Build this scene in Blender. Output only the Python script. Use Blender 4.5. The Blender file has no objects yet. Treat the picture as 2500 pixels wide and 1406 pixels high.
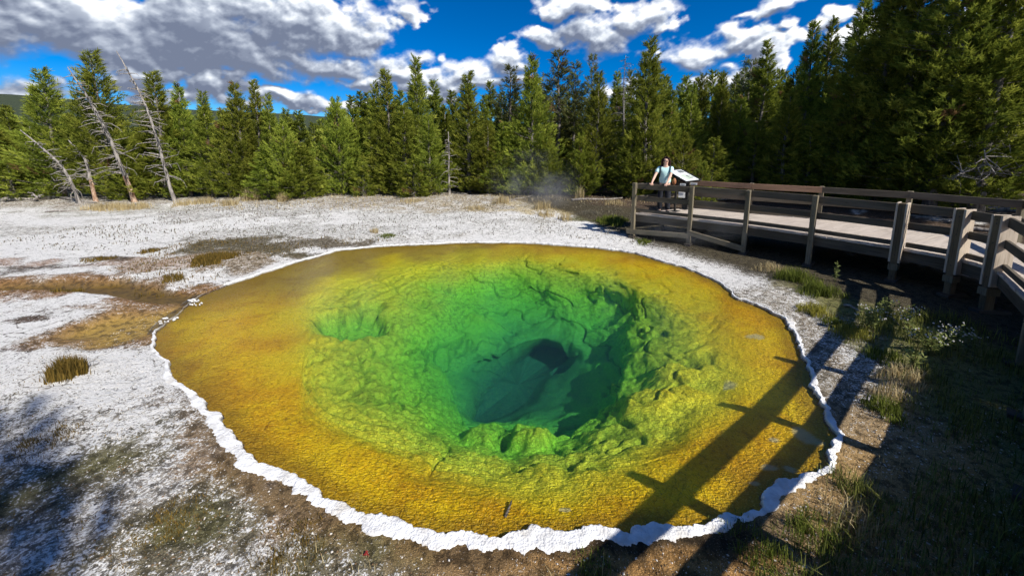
import bpy, math, random
import numpy as np
from math import sin, cos, pi, radians, sqrt, atan2
from mathutils import Vector, Matrix, Quaternion
random.seed(7); RNG = np.random.default_rng(11)
SC = bpy.context.scene; COL = SC.collection

# ------------------------------------------------------------------ camera, sun, sky, exposure
F = 903.0; PT = radians(8.2); CZ = 2.8            # focal length in photo pixels, pitch, height above the water
cp, sp = cos(PT), sin(PT)
cam = bpy.data.objects.new('camera', bpy.data.cameras.new('camera')); COL.objects.link(cam)
cam.location = (0, 0, CZ); cam.rotation_euler = (radians(90) - PT, 0, 0)
cam.data.sensor_width = 36; cam.data.lens = 36 * F / 2500; cam.data.shift_y = -(703 - 480) / 2500
cam.data.clip_start = 0.05; cam.data.clip_end = 6000
SC.camera = cam
SUN_EL = radians(41.5); SUN_H = Vector((.748, -.664))
SUNV = Vector((SUN_H.x * cos(SUN_EL), SUN_H.y * cos(SUN_EL), sin(SUN_EL)))
sun = bpy.data.objects.new('sun', bpy.data.lights.new('sun', 'SUN')); COL.objects.link(sun)
sun.data.energy = 5.0; sun.data.angle = radians(.55); sun.data.color = (1, .95, .87)
sun.rotation_euler = SUNV.to_track_quat('Z', 'Y').to_euler()
SC.view_settings.view_transform = 'Standard'; SC.view_settings.look = 'None'
SC.view_settings.exposure = 0.34; SC.view_settings.gamma = 1; SC.view_settings.use_curve_mapping = False
SC.render.engine = 'CYCLES'
SC.cycles.transparent_max_bounces = 16; SC.cycles.max_bounces = 8
SC.cycles.volume_bounces = 0

def at(px, py, z=0.0):                             # photo pixel -> world point at height z
    dx, dy = px - 1250, py - 480
    fw = F * cp - dy * sp; dn = dy * cp + F * sp
    Y = (CZ - z) / dn * fw
    return (dx / fw * Y, Y, z)
def atd(px, py, Y):                                # photo pixel -> world point at forward distance Y
    dx, dy = px - 1250, py - 480
    fw = F * cp - dy * sp; dn = dy * cp + F * sp
    return (dx / fw * Y, Y, CZ - dn / fw * Y)
def azel(px, py):
    x, y, z = atd(px, py, 1.0); z -= CZ
    return math.degrees(atan2(x, y)), math.degrees(atan2(z, sqrt(x * x + y * y)))

class NT:
    """small helper to write node trees"""
    def __init__(s, tree): s.t = tree; s.t.nodes.clear()
    def n(s, typ, ins=None, **kw):
        nd = s.t.nodes.new(typ)
        for k, v in kw.items(): setattr(nd, k, v)
        for k, v in (ins or {}).items(): s.set(nd.inputs[k], v)
        return nd
    def set(s, sock, v):
        if isinstance(v, bpy.types.NodeSocket): s.t.links.new(v, sock)
        elif isinstance(v, bpy.types.Node): s.t.links.new(v.outputs[0], sock)
        else:
            if isinstance(v, (tuple, list)) and sock.type == 'RGBA' and len(v) == 3: v = (*v, 1)
            sock.default_value = v
    def m(s, op, a, b=0.0, c=0.0, clamp=False):
        nd = s.n('ShaderNodeMath', operation=op, use_clamp=clamp)
        s.set(nd.inputs[0], a); s.set(nd.inputs[1], b); s.set(nd.inputs[2], c)
        return nd.outputs[0]
    def v(s, op, a, b=(0, 0, 0), sc=None):
        nd = s.n('ShaderNodeVectorMath', operation=op); s.set(nd.inputs[0], a); s.set(nd.inputs[1], b)
        if sc is not None: s.set(nd.inputs['Scale'], sc)
        return nd.outputs['Value'] if op in ('LENGTH', 'DOT_PRODUCT', 'DISTANCE') else nd.outputs[0]
    def noise(s, vec, scale, detail=4, rough=.55, dist=0.0, color=False):
        nd = s.n('ShaderNodeTexNoise', {'Scale': scale, 'Detail': detail, 'Roughness': rough, 'Distortion': dist})
        if vec is not None: s.set(nd.inputs['Vector'], vec)
        return nd.outputs['Color' if color else 'Fac']
    def vor(s, vec, scale, feat='F1', out='Distance', rand=1.0):
        nd = s.n('ShaderNodeTexVoronoi', {'Scale': scale, 'Randomness': rand}, feature=feat)
        if vec is not None: s.set(nd.inputs['Vector'], vec)
        return nd.outputs[out]
    def mix(s, f, a, b, blend='MIX'):
        nd = s.n('ShaderNodeMix', data_type='RGBA', blend_type=blend)
        s.set(nd.inputs[0], f); s.set(nd.inputs[6], a); s.set(nd.inputs[7], b); return nd.outputs[2]
    def ramp(s, f, stops, interp='LINEAR'):
        nd = s.n('ShaderNodeValToRGB'); cr = nd.color_ramp; cr.interpolation = interp
        while len(cr.elements) < len(stops): cr.elements.new(.5)
        for e, (p, c) in zip(cr.elements, stops):
            e.position = p; e.color = (*c, 1) if isinstance(c, (tuple, list)) else (c, c, c, 1)
        s.set(nd.inputs[0], f); return nd.outputs[0]
    def ss(s, x, a, b):                            # smoothstep a..b
        nd = s.n('ShaderNodeMapRange', {'Value': x, 'From Min': a, 'From Max': b}, interpolation_type='SMOOTHSTEP')
        return nd.outputs[0]
    def attr(s, name, out='Fac'): return s.n('ShaderNodeAttribute', attribute_name=name).outputs[out]
    def bump(s, h, strength, dist, normal=None):
        nd = s.n('ShaderNodeBump', {'Height': h, 'Strength': strength, 'Distance': dist})
        if normal is not None: s.set(nd.inputs['Normal'], normal)
        return nd.outputs[0]

# ---- the sky: Nishita; the cumulus stand on a far dome built further down
W = bpy.data.worlds.new('World'); SC.world = W; W.use_nodes = True
# cloud lobes: centre pixel and radii in the photo turned into azimuth / elevation
LOBES = [
 (-80,60,300,105,1),(230,55,260,110,1),(480,60,230,120,1),(700,75,240,115,1),(560,130,300,70,1),(850,85,105,80,1),(800,160,130,38,.8),(150,20,400,80,1),
 (60,225,150,55,.75),(390,182,115,30,.85),(140,300,140,40,.6),(560,222,75,38,.9),(480,240,110,28,.7),(620,215,60,30,.5),
 (725,245,90,24,.8),(650,255,60,20,.7),(960,165,75,42,.95),(900,200,70,24,.7),(1010,150,45,32,.7),(1076,135,17,14,.6),(860,262,60,20,.8),
 (1075,245,60,28,.8),(1020,205,50,25,.7),(1135,188,66,38,.95),(1235,175,62,42,.95),(1180,215,90,25,.8),(1270,215,60,30,.7),
 (1345,95,105,34,1),(1460,75,110,48,1),(1560,40,72,46,1),(1395,15,110,40,1),(1500,100,60,45,.6),(1620,60,50,25,.35),
 (1700,135,120,48,1),(1785,100,105,58,1),(1860,120,60,40,.8),(1610,118,22,13,.5),(1910,12,110,38,.9),(1830,22,40,14,.5),(1925,62,52,20,.6),(1900,130,55,34,.7),
 (1745,205,110,26,.95),(1520,225,52,30,.8),(1690,225,60,25,.9),(2075,55,60,34,.9),(2130,110,60,50,.8),(1925,160,60,60,.8),(1015,18,36,12,.4),(960,15,60,38,.55),
 (2400,40,120,60,.8),(-500,100,500,180,.9),(-300,330,300,90,.7),(2900,150,300,90,.8)]
T = NT(W.node_tree)
skt = T.n('ShaderNodeTexSky', sky_type='NISHITA', sun_disc=False, sun_elevation=SUN_EL,
          sun_rotation=atan2(SUN_H.x, SUN_H.y), altitude=2200, air_density=1.0, dust_density=.15, ozone_density=4.0)
hs = T.n('ShaderNodeHueSaturation', {'Saturation': 1.55, 'Value': 1.0, 'Color': skt.outputs[0]})
skc = T.n('ShaderNodeVectorMath', {0: hs.outputs[0], 1: (.55, .85, 1.02)}, operation='MULTIPLY').outputs[0]
skymul = T.v('MULTIPLY', skc, (.092, .092, .092))
# unseen scattered cloud added behind the camera as neutral white fill
tcg = T.n('ShaderNodeTexCoord').outputs['Generated']; sy = T.n('ShaderNodeSeparateXYZ', {0: tcg})
bm_ = T.m('MULTIPLY', T.ss(T.noise(tcg, 3.2, 4, .55), .50, .62), T.m('MULTIPLY', T.ss(sy.outputs[1], -.15, -.35), T.ss(sy.outputs[2], .0, .08)))
skymul = T.mix(bm_, skymul, (.62, .62, .64))
bg = T.n('ShaderNodeBackground', {'Color': skymul, 'Strength': 1.0})
T.n('ShaderNodeOutputWorld', {0: bg})

# ------------------------------------------------------------------ numpy noise
def _h(ix, iy, iz, seed):
    n = (ix.astype(np.int64) * 374761393 + iy.astype(np.int64) * 668265263 + iz.astype(np.int64) * 2147483647 + seed * 1274126177) & 0xffffffff
    n = ((n ^ (n >> 13)) * 1274126177) & 0xffffffff
    n = ((n ^ (n >> 15)) * 2246822519) & 0xffffffff
    return ((n ^ (n >> 16)) & 0xffffff) / float(0xffffff)
def vn(x, y, z=None, seed=0):
    x = np.asarray(x, float); y = np.asarray(y, float); z = np.zeros_like(x) if z is None else np.asarray(z, float)
    ix, iy, iz = np.floor(x), np.floor(y), np.floor(z); fx, fy, fz = x - ix, y - iy, z - iz
    fx, fy, fz = [f * f * (3 - 2 * f) for f in (fx, fy, fz)]
    r = 0
    for a in (0, 1):
        for b in (0, 1):
            for c in (0, 1):
                r = r + _h(ix + a, iy + b, iz + c, seed) * (fx if a else 1 - fx) * (fy if b else 1 - fy) * (fz if c else 1 - fz)
    return r
def fbm(x, y, z=None, o=4, seed=0, gain=.5):
    r = 0; a = 1; t = 0
    for i in range(o):
        k = 2.03 ** i
        r = r + a * vn(x * k, y * k, None if z is None else z * k, seed + i * 17); t += a; a *= gain
    return r / t
def worley(x, y, z, seed=0):
    ix, iy, iz = np.floor(x), np.floor(y), np.floor(z); d = np.full(x.shape, 9.0)
    for a in (-1, 0, 1):
        for b in (-1, 0, 1):
            for c in (-1, 0, 1):
                X, Y, Z = ix + a, iy + b, iz + c
                q = (X + _h(X, Y, Z, seed) - x) ** 2 + (Y + _h(X, Y, Z, seed + 5) - y) ** 2 + (Z + _h(X, Y, Z, seed + 9) - z) ** 2
                d = np.minimum(d, q)
    return np.sqrt(d)
def sstep(x, a, b): t = np.clip((x - a) / (b - a), 0, 1); return t * t * (3 - 2 * t)

# ------------------------------------------------------------------ object helpers
def tag(o, label=None, cat=None, group=None, kind=None):
    if label: o['label'] = label
    if cat: o['category'] = cat
    if group: o['group'] = group
    if kind: o['kind'] = kind
    return o
def link(o, parent=None):
    COL.objects.link(o)
    if parent: o.parent = parent
    return o
def empty(name, loc=(0, 0, 0), rz=0, **k):
    o = bpy.data.objects.new(name, None); o.empty_display_size = .2; o.location = loc; o.rotation_euler.z = rz
    return tag(link(o), **k)
def npmesh(name, V, Fc, mat, parent=None, smooth=False, attrs=None, uv=None):
    """V (n,3); Fc (m,k) ints with constant k"""
    V = np.asarray(V, np.float32); Fc = np.asarray(Fc, np.int32); k = Fc.shape[1]
    me = bpy.data.meshes.new(name)
    me.vertices.add(len(V)); me.vertices.foreach_set('co', V.ravel())
    me.loops.add(Fc.size); me.loops.foreach_set('vertex_index', Fc.ravel())
    me.polygons.add(len(Fc)); me.polygons.foreach_set('loop_start', np.arange(0, Fc.size, k, dtype=np.int32))
    me.update(calc_edges=True)
    if smooth: me.polygons.foreach_set('use_smooth', np.ones(len(Fc), bool))
    for nm, arr in (attrs or {}).items():
        arr = np.asarray(arr, np.float32)
        if arr.ndim == 1:
            me.attributes.new(nm, 'FLOAT', 'POINT').data.foreach_set('value', arr)
        else:
            if arr.shape[1] == 3: arr = np.hstack([arr, np.ones((len(arr), 1), np.float32)])
            me.attributes.new(nm, 'FLOAT_COLOR', 'POINT').data.foreach_set('color', arr.ravel())
    me.materials.append(mat)
    return link(bpy.data.objects.new(name, me), parent)
def grid_faces(nr, nc, wrap=False):
    i = np.arange(nr - 1)[:, None]; j = np.arange(nc if wrap else nc - 1)[None, :]; j2 = (j + 1) % nc
    return np.stack([i * nc + j, i * nc + j2, (i + 1) * nc + j2, (i + 1) * nc + j], -1).reshape(-1, 4)

class MB:
    """collects boxes, bars, tubes, blobs; build() links them as ONE mesh object"""
    def __init__(s): s.v = []; s.f = []; s.uv = []; s.a = []
    def quad(s, pts, uvs=None):
        b = len(s.v); s.v += [tuple(p) for p in pts]; s.f.append(tuple(range(b, b + len(pts))))
        s.uv += list(uvs) if uvs else [(0, 0)] * len(pts)
    def bar(s, p0, p1, w, h, up=(0, 0, 1), jit=None):
        """box from p0 to p1; w = width sideways, h = height along up; uv runs along the grain"""
        p0 = Vector(p0); p1 = Vector(p1); d = (p1 - p0); L = d.length; d.normalize()
        r = d.cross(Vector(up)); r = r.normalized() if r.length > 1e-6 else Vector((1, 0, 0)); u = r.cross(d).normalized()
        o = (random.random() * 50, random.random() * 50)
        c = lambda k, a, b: (p0 if k == 0 else p1) + r * (a * w / 2) + u * (b * h / 2)
        for (q, ww) in ((((-1, 1), (1, 1)), w), (((1, 1), (1, -1)), h), (((1, -1), (-1, -1)), w), (((-1, -1), (-1, 1)), h)):
            o = (o[0], o[1] + 1.3)
            s.quad([c(0, *q[0]), c(0, *q[1]), c(1, *q[1]), c(1, *q[0])], [(o[0], o[1]), (o[0], o[1] + ww), (o[0] + L, o[1] + ww), (o[0] + L, o[1])])
        for k, sg in ((0, 1), (1, -1)):
            cs = [(-1, -1), (1, -1), (1, 1), (-1, 1)][::sg]
            s.quad([c(k, *q) for q in cs], [(o[0] + q[0] * .01, o[1] + q[1] * h / 2) for q in cs])
        return s
    def tube(s, pts, rad, n=6, cap=True):
        pts = [Vector(p) for p in pts]; m = len(pts)
        if not isinstance(rad, (list, tuple, np.ndarray)): rad = [rad] * m
        b = len(s.v); prev = None; L = 0; o = random.random() * 30
        for i, p in enumerate(pts):
            d = (pts[min(i + 1, m - 1)] - pts[max(i - 1, 0)]).normalized()
            if prev is None:
                a = d.cross(Vector((0, 0, 1)));  a = a if a.length > .1 else d.cross(Vector((1, 0, 0)))
            else: a = prev - d * prev.dot(d)
            a.normalize(); prev = a; c = d.cross(a)
            if i: L += (p - pts[i - 1]).length
            for k in range(n):
                t = 2 * pi * k / n; s.v.append(tuple(p + (a * cos(t) + c * sin(t)) * rad[i])); s.uv.append((o + L, k / n * .3))
        for i in range(m - 1):
            for k in range(n):
                s.f.append((b + i * n + k, b + i * n + (k + 1) % n, b + (i + 1) * n + (k + 1) % n, b + (i + 1) * n + k))
        if cap: s.f.append(tuple(b + k for k in range(n))[::-1]); s.f.append(tuple(b + (m - 1) * n + k for k in range(n)))
        return s
    def blob(s, c, r, n=10, m=7, rot=None, jit=0.0, seed=0):
        c = Vector(c); r = (r, r, r) if not hasattr(r, '__len__') else r; b = len(s.v); rr = random.Random(seed)
        for i in range(m + 1):
            t = pi * i / m
            for k in range(n):
                p = 2 * pi * k / n; j = 1 + (rr.random() - .5) * jit
                q = Vector((r[0] * sin(t) * cos(p) * j, r[1] * sin(t) * sin(p) * j, r[2] * cos(t) * j))
                if rot is not None: q = rot @ q
                s.v.append(tuple(c + q)); s.uv.append((k / n, i / m))
        for i in range(m):
            for k in range(n):
                s.f.append((b + i * n + k, b + (i + 1) * n + k, b + (i + 1) * n + (k + 1) % n, b + i * n + (k + 1) % n))
        return s
    def loft(s, rings, cap=True):
        b = len(s.v); n = len(rings[0])
        for i, R in enumerate(rings):
            for k, p in enumerate(R): s.v.append(tuple(p)); s.uv.append((k / n, i / len(rings)))
        for i in range(len(rings) - 1):
            for k in range(n): s.f.append((b + i * n + k, b + i * n + (k + 1) % n, b + (i + 1) * n + (k + 1) % n, b + (i + 1) * n + k))
        if cap: s.f.append(tuple(b + k for k in range(n))[::-1]); s.f.append(tuple(b + (len(rings) - 1) * n + k for k in range(n)))
        return s
    def build(s, name, mat, parent=None, smooth=False, bevel=0):
        me = bpy.data.meshes.new(name); me.from_pydata(s.v, [], s.f); me.validate(verbose=False)
        uvl = me.uv_layers.new(name='UVMap'); li = np.zeros(len(me.loops), np.int32); me.loops.foreach_get('vertex_index', li)
        uvl.data.foreach_set('uv', np.asarray(s.uv, np.float32)[li].ravel())
        if smooth: me.polygons.foreach_set('use_smooth', np.ones(len(me.polygons), bool))
        me.materials.append(mat); me.update()
        o = link(bpy.data.objects.new(name, me), parent)
        if bevel:
            w = o.modifiers.new('weld', 'WELD'); w.merge_threshold = .0005
            bv = o.modifiers.new('bevel', 'BEVEL'); bv.width = bevel; bv.segments = 1; bv.limit_method = 'ANGLE'
        return o

def mat(name): m = bpy.data.materials.new(name); m.use_nodes = True; return m, NT(m.node_tree)
def pbsdf(T, **k):
    ins = {a.replace('_', ' '): b for a, b in k.items()}
    b = T.n('ShaderNodeBsdfPrincipled', ins); T.n('ShaderNodeOutputMaterial', {0: b}); return b
def simple(name, col, rough=.7, var=.15, scale=20, metallic=0.0, spec=.3):
    m, T = mat(name); tc = T.n('ShaderNodeTexCoord').outputs['Object']
    n = T.noise(tc, scale, 4)
    c = T.mix(n, tuple(x * (1 - var) for x in col), tuple(min(1, x * (1 + var)) for x in col))
    pbsdf(T, Base_Color=c, Roughness=rough, Metallic=metallic, Specular_IOR_Level=spec); return m

# ------------------------------------------------------------------ cumulus clouds on a dome 4.5 km out
NAZ, NEL = 1500, 460
azs = np.linspace(-78, 78, NAZ); els = np.linspace(0.0, 46, NEL)
AZ, EL = np.meshgrid(azs, els)
ra, re = np.radians(AZ), np.radians(EL)
ux, uy, uz = np.sin(ra) * np.cos(re), np.cos(ra) * np.cos(re), np.sin(re)
q = 1.5
wa = AZ + (fbm(ux * 5, uy * 5, uz * 8, o=3, seed=201) - .5) * 9 + (fbm(ux * 19, uy * 19, uz * 28, o=5, seed=202) - .5) * 4.2
we = EL + (fbm(ux * 5, uy * 5, uz * 8, o=3, seed=203) - .5) * 4.5 + (fbm(ux * 19, uy * 19, uz * 28, o=5, seed=204) - .5) * 3.2
acc = np.full(AZ.shape, -3.0)
for px, py, rx, ry, st in LOBES:
    st = min(1.0, st * 1.18); rx, ry = (rx * 1.15, ry * 1.28) if py > 128 else (rx, ry)
    a, e = azel(px, py); ax = abs(azel(px + rx, py)[0] - azel(px - rx, py)[0]) / 2; ey = abs(azel(px, py + ry)[1] - azel(px, py - ry)[1]) / 2
    d = st * (1.12 - np.hypot((wa - a) / ax, np.where(we < e, 1.35, 1.0) * (we - e) / ey))
    h = np.clip(.5 + .5 * (acc - d) / .16, 0, 1); acc = d + (acc - d) * h + .16 * h * (1 - h)
bil = 1 - worley(ux * 22 + (wa - AZ) * .12, uy * 22, uz * 22 + (we - EL) * .12, 7)
bil2 = 1 - worley(ux * 48 + (wa - AZ) * .12, uy * 48, uz * 60 + (we - EL) * .2, 8)
fb = fbm(ux * 26, uy * 26, uz * 36, o=6, seed=205, gain=.56)
Dn = acc + (fb - .5) * 1.0 + (bil - .5) * .24 + (bil2 - .5) * .10 - .04
wisp = sstep(fbm(ux * 7, uy * 7, uz * 14, o=3, seed=208), .42, .62)
soft = .25 + .38 * wisp
calpha = np.clip(Dn / soft, 0, 1); calpha = calpha * calpha * (3 - 2 * calpha)
thick = np.clip(Dn, 0, 1.0) ** .8
S = np.zeros_like(Dn); de = els[1] - els[0]; da = azs[1] - azs[0]
for k in range(1, 26):
    oe = int(round(k * .26 / de)); oa = int(round(k * .09 / da))
    S += np.pad(thick, ((0, oe), (0, oa)), mode='edge')[oe:, oa:] * .26
litv = np.exp(-S * .62)
grad = thick - np.pad(thick, ((0, 5), (0, 3)), mode='edge')[5:, 3:]
litv = np.clip(litv * 1.0 + .05 + grad * 1.5 + ((fbm(ux * 11, uy * 11, uz * 11, o=4, seed=207) - .47) * .40 + (bil - .55) * .22) * np.clip(S, 0, 1), 0, 1)
cst = np.array([0, .25, .5, .72, 1.0])
cc = np.stack([np.interp(litv, cst, v) for v in ([.15, .27, .46, .74, 1.0], [.18, .31, .51, .78, 1.0], [.26, .40, .60, .84, 1.01])], -1)
cm_, T = mat('cumulus')
e_ = T.n('ShaderNodeEmission', {'Color': T.attr('ccol', 'Color'), 'Strength': 1.0}); tr = T.n('ShaderNodeBsdfTransparent')
T.n('ShaderNodeOutputMaterial', {0: T.n('ShaderNodeMixShader', {0: T.attr('calpha'), 1: tr.outputs[0], 2: e_.outputs[0]}).outputs[0]})
RD = 4500
sky = npmesh('sky', np.stack([ux, uy, uz], -1).reshape(-1, 3) * RD + np.array([0, 0, -5]), grid_faces(NEL, NAZ), cm_, attrs=dict(calpha=calpha.ravel(), ccol=cc.reshape(-1, 3)))
tag(sky, kind='structure')

# ------------------------------------------------------------------ the pool: shoreline, floor, water, crust
SHORE = [(375,850),(378,815),(395,790),(428,768),(455,745),(485,722),(525,705),(570,688),(640,664),(700,647),(760,629),(820,611),(900,602),(1000,597),(1130,591),(1300,592),(1450,603),(1550,616),(1620,637),(1700,660),(1760,690),(1800,725),(1870,755),(1918,780),(1938,820),(1950,850),(1966,890),(1985,940),(2003,985),(2026,1030),(2043,1060),(2030,1088),(2030,1130),(2010,1152),(1968,1160),(1945,1186),(1920,1180),(1895,1192),(1866,1202),(1860,1225),(1872,1243),(1845,1263),(1800,1262),(1768,1258),(1740,1275),(1690,1283),(1600,1284),(1548,1288),(1525,1312),(1500,1298),(1440,1298),(1400,1303),(1340,1301),(1262,1303),(1228,1318),(1190,1306),(1100,1300),(1020,1296),(985,1288),(960,1268),(900,1254),(870,1243),(800,1213),(768,1190),(752,1178),(700,1159),(650,1143),(622,1138),(616,1116),(590,1098),(583,1073),(540,1043),(530,1010),(505,1008),(482,975),(460,953),(430,935),(412,905),(418,885),(390,870)]
SH = np.array([at(x, y, 0)[:2] for x, y in SHORE])
PC = np.array([0.15, 5.2])                                             # centre of the pool on the ground
def polar(P, C): d = P - C; return np.arctan2(d[:, 1], d[:, 0]), np.hypot(d[:, 0], d[:, 1])
def radial(P, C, th):
    # radius of the closed outline P seen from C at the angles th (ray / edge hits, outermost)
    A = P - C; B = np.roll(A, -1, 0); E = B - A; out = np.zeros(len(th))
    dx, dy = np.cos(th), np.sin(th)
    for a, e in zip(A, E):
        den = dx * e[1] - dy * e[0]; den = np.where(np.abs(den) < 1e-9, 1e-9, den)
        t = (a[0] * e[1] - a[1] * e[0]) / den; u = (a[0] * dy - a[1] * dx) / den
        ok = (t > 0) & (u >= -1e-6) & (u <= 1 + 1e-6); out = np.where(ok & (t > out), t, out)
    return out
NTH = 1400
TH = np.linspace(-pi, pi, NTH, endpoint=False)
def jag(th, amp=1.0, seed=3):
    """uneven scalloped outline, in metres, as a function of angle round the pool"""
    x, y = np.cos(th) * 4, np.sin(th) * 4
    return amp * ((fbm(x * 3.3, y * 3.3, o=4, seed=seed) - .5) * .17 + (fbm(x * 8.5, y * 8.5, o=5, seed=seed + 1, gain=.62) - .5) * .15)
RS0 = radial(SH, PC, TH)
RS = RS0 + jag(TH, .8)
def shore_r(th): return np.interp(th, np.append(TH, pi), np.append(RS, RS[0]))
# distance from the camera side decides how wide the crust is; it is missing at the outflow
dirx, diry = np.cos(TH), np.sin(TH)
sx, sy = PC[0] + RS0 * dirx, PC[1] + RS0 * diry
def gapfn(x, y):
    ax_, ay_ = at(415, 790)[:2]; bx, by = at(520, 706)[:2]
    t = np.clip(((x - ax_) * (bx - ax_) + (y - ay_) * (by - ay_)) / ((bx - ax_) ** 2 + (by - ay_) ** 2), 0, 1)
    return sstep(np.hypot(x - ax_ - t * (bx - ax_), y - ay_ - t * (by - ay_)), .05, .4)
GAP = gapfn(sx, sy)

# --- the floor, lofted along spokes between depth contours (apparent depths)
C0 = np.array([1262., 945.])
RINGS = [  # contours: depth, outline in the photo
 (.10,[(720,880),(735,960),(715,1010),(800,1062),(900,1110),(1020,1165),(1130,1200),(1270,1222),(1420,1215),(1560,1180),(1680,1120),(1770,1010),(1800,900),(1790,800),(1730,725),(1620,675),(1480,635),(1300,612),(1130,613),(960,635),(820,670),(735,725),(700,800)]),
 (.20,[(775,860),(745,930),(760,1000),(860,1060),(980,1115),(1090,1150),(1260,1180),(1400,1172),(1520,1130),(1640,1060),(1700,960),(1715,860),(1690,790),(1620,730),(1500,680),(1400,652),(1280,640),(1130,645),(1000,665),(880,700),(800,745),(770,800)]),
 (.35,[(885,850),(865,920),(900,985),(990,1040),(1080,1090),(1150,1118),(1260,1128),(1370,1112),(1450,1080),(1540,1010),(1600,940),(1618,860),(1600,790),(1555,735),(1470,698),(1390,672),(1290,660),(1160,672),(1060,690),(960,735),(905,770),(885,800)]),
 (.62,[(985,860),(985,930),(1020,990),(1075,1040),(1120,1080),(1170,1085),(1250,1093),(1330,1090),(1385,1068),(1450,1030),(1500,975),(1530,900),(1545,840),(1525,790),(1480,750),(1410,722),(1320,700),(1220,700),(1130,722),(1070,760),(1030,790),(1000,825)]),
 (.98,[(1060,880),(1065,930),(1095,990),(1122,1035),(1150,1052),(1190,1048),(1250,1050),(1320,1062),(1370,1066),(1440,1040),(1495,985),(1520,915),(1515,860),(1475,820),(1440,790),(1380,765),(1310,748),(1240,755),(1180,775),(1130,800),(1090,830),(1068,855)]),
 (1.30,[(1110,915),(1118,965),(1132,1010),(1150,1035),(1175,1040),(1215,1036),(1260,1022),(1310,1020),(1360,1010),(1400,985),(1425,950),(1435,915),(1430,880),(1410,855),(1360,838),(1320,828),(1280,830),(1230,850),(1190,865),(1155,880),(1135,895),(1125,905)]),
 (1.9,[(1180,975),(1165,1005),(1160,1028),(1180,1034),(1205,1024),(1235,1008),(1265,992),(1295,965),(1318,940),(1340,915),(1365,893),(1385,872),(1380,858),(1350,852),(1320,852),(1298,862),(1280,880),(1262,900),(1240,915),(1215,932),(1195,950)])]
NF, NR = 1150, 330
FT = np.linspace(-pi, pi, NF, endpoint=False)
ctl = []
shp = np.array(SHORE, float)
pxr = radial(shp, C0, FT)
p0 = np.stack([C0[0] + pxr * np.cos(FT), C0[1] + pxr * np.sin(FT)], -1)
def atv(P, z):
    dx, dy = P[:, 0] - 1250, P[:, 1] - 480; fw = F * cp - dy * sp; dn = dy * cp + F * sp; Y = (CZ - z) / dn * fw
    return np.stack([dx / fw * Y, Y, np.full(len(P), 1.0) * z], -1)
w0 = atv(p0, 0.0)
# push the first row a little under the crust, then a shallow shelf row
dvec = w0[:, :2] - PC; dl = np.linalg.norm(dvec, axis=1, keepdims=True)
a0 = w0.copy(); a0[:, :2] += dvec / dl * .16; a0[:, 2] = -.05
a1 = w0.copy(); a1[:, :2] -= dvec / dl * .10; a1[:, 2] = -.035
ctl = [a0, a1]
for dep, pts in RINGS:
    q = radial(np.array(pts, float), C0, FT)
    # rounded lobes along the contours
    wob = 1 + (fbm(np.cos(FT) * 2.6 + dep * 5, np.sin(FT) * 2.6, o=4, seed=int(dep * 50)) - .5) * .17
    q = q * wob
    k = np.hanning(37)[1:-1]; k /= k.sum(); q = np.convolve(np.concatenate([q[-17:], q, q[:17]]), k, 'valid')
    ctl.append(atv(np.stack([C0[0] + q * np.cos(FT), C0[1] + q * np.sin(FT)], -1), -dep))
ctl = np.array(ctl)                                                     # K,NF,3
K = len(ctl)
kt = np.array([0, .3, 1.3, 1.9, 2.9, 4.0, 5.0, 5.9, 6.6])
ts = np.interp(np.linspace(0, 1, NR), [0, .22, .40, .62, .85, 1], [0, 1.1, 2.0, 3.6, 5.2, 6.6])
rows = np.zeros((NR, NF, 3))
for i, t in enumerate(ts):
    k = min(np.searchsorted(kt, t, 'right') - 1, K - 2); u = (t - kt[k]) / (kt[k + 1] - kt[k])
    P0, P1, P2, P3 = ctl[max(k - 1, 0)], ctl[k], ctl[k + 1], ctl[min(k + 2, K - 1)]
    m1 = (P2 - P0) / (kt[k + 1] - kt[max(k - 1, 0)]) * (kt[k + 1] - kt[k]) * .7
    m2 = (P3 - P1) / (kt[min(k + 2, K - 1)] - kt[k]) * (kt[k + 1] - kt[k]) * .7
    rows[i] = (2 * u**3 - 3 * u**2 + 1) * P1 + (u**3 - 2 * u**2 + u) * m1 + (-2 * u**3 + 3 * u**2) * P2 + (u**3 - u**2) * m2
X, Y, Z = rows[..., 0], rows[..., 1], rows[..., 2]
dA = np.roll(rows, -1, 1) - np.roll(rows, 1, 1); dR = np.gradient(rows, axis=0)
NN = np.cross(dA, dR); NN /= np.linalg.norm(NN, axis=-1, keepdims=True) + 1e-9
NN *= np.sign((NN[..., 2:3] + .3)); NN = np.where(NN[..., 2:3] < -.2, -NN, NN)
tt = np.broadcast_to(ts[:, None], X.shape)
cell = worley((X + .3 * fbm(X * 3, Y * 3, seed=24)) * 15, Y * 15, Z * 15 + .3 * fbm(X * 3, Y * 3, seed=25) * 15, 13)
slope = sstep(tt, 1.1, 2.2); deepw = sstep(tt, 2.2, 4)
wx, wy, wz = X + (fbm(X, Y, Z * 2, seed=21) - .5) * .8, Y + (fbm(X, Y, Z * 2, seed=22) - .5) * .8, Z * 1.5 + (fbm(X, Y, Z * 2, seed=23) - .5) * .5
lump = .5 - worley(wx * 2.4, wy * 2.4, wz * 2.4, 3)
lump2 = .5 - worley(wx * 7, wy * 7, wz * 7, 8)
angv = FT[None, :]
left = sstep(-np.cos(angv) * 1.0, -.1, .6) * np.ones_like(X)             # left wall: long draped folds
fold = np.abs(((fbm(X * .9, Y * .9, Z * 4, seed=31) * 5 + tt * 3.1) % 1) - .5) * 2
crease = 1 - sstep(np.abs(fbm(wx * 1.1, wy * 1.1, wz * 1.6, o=3, seed=44) - .5), .0, .03)
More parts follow.
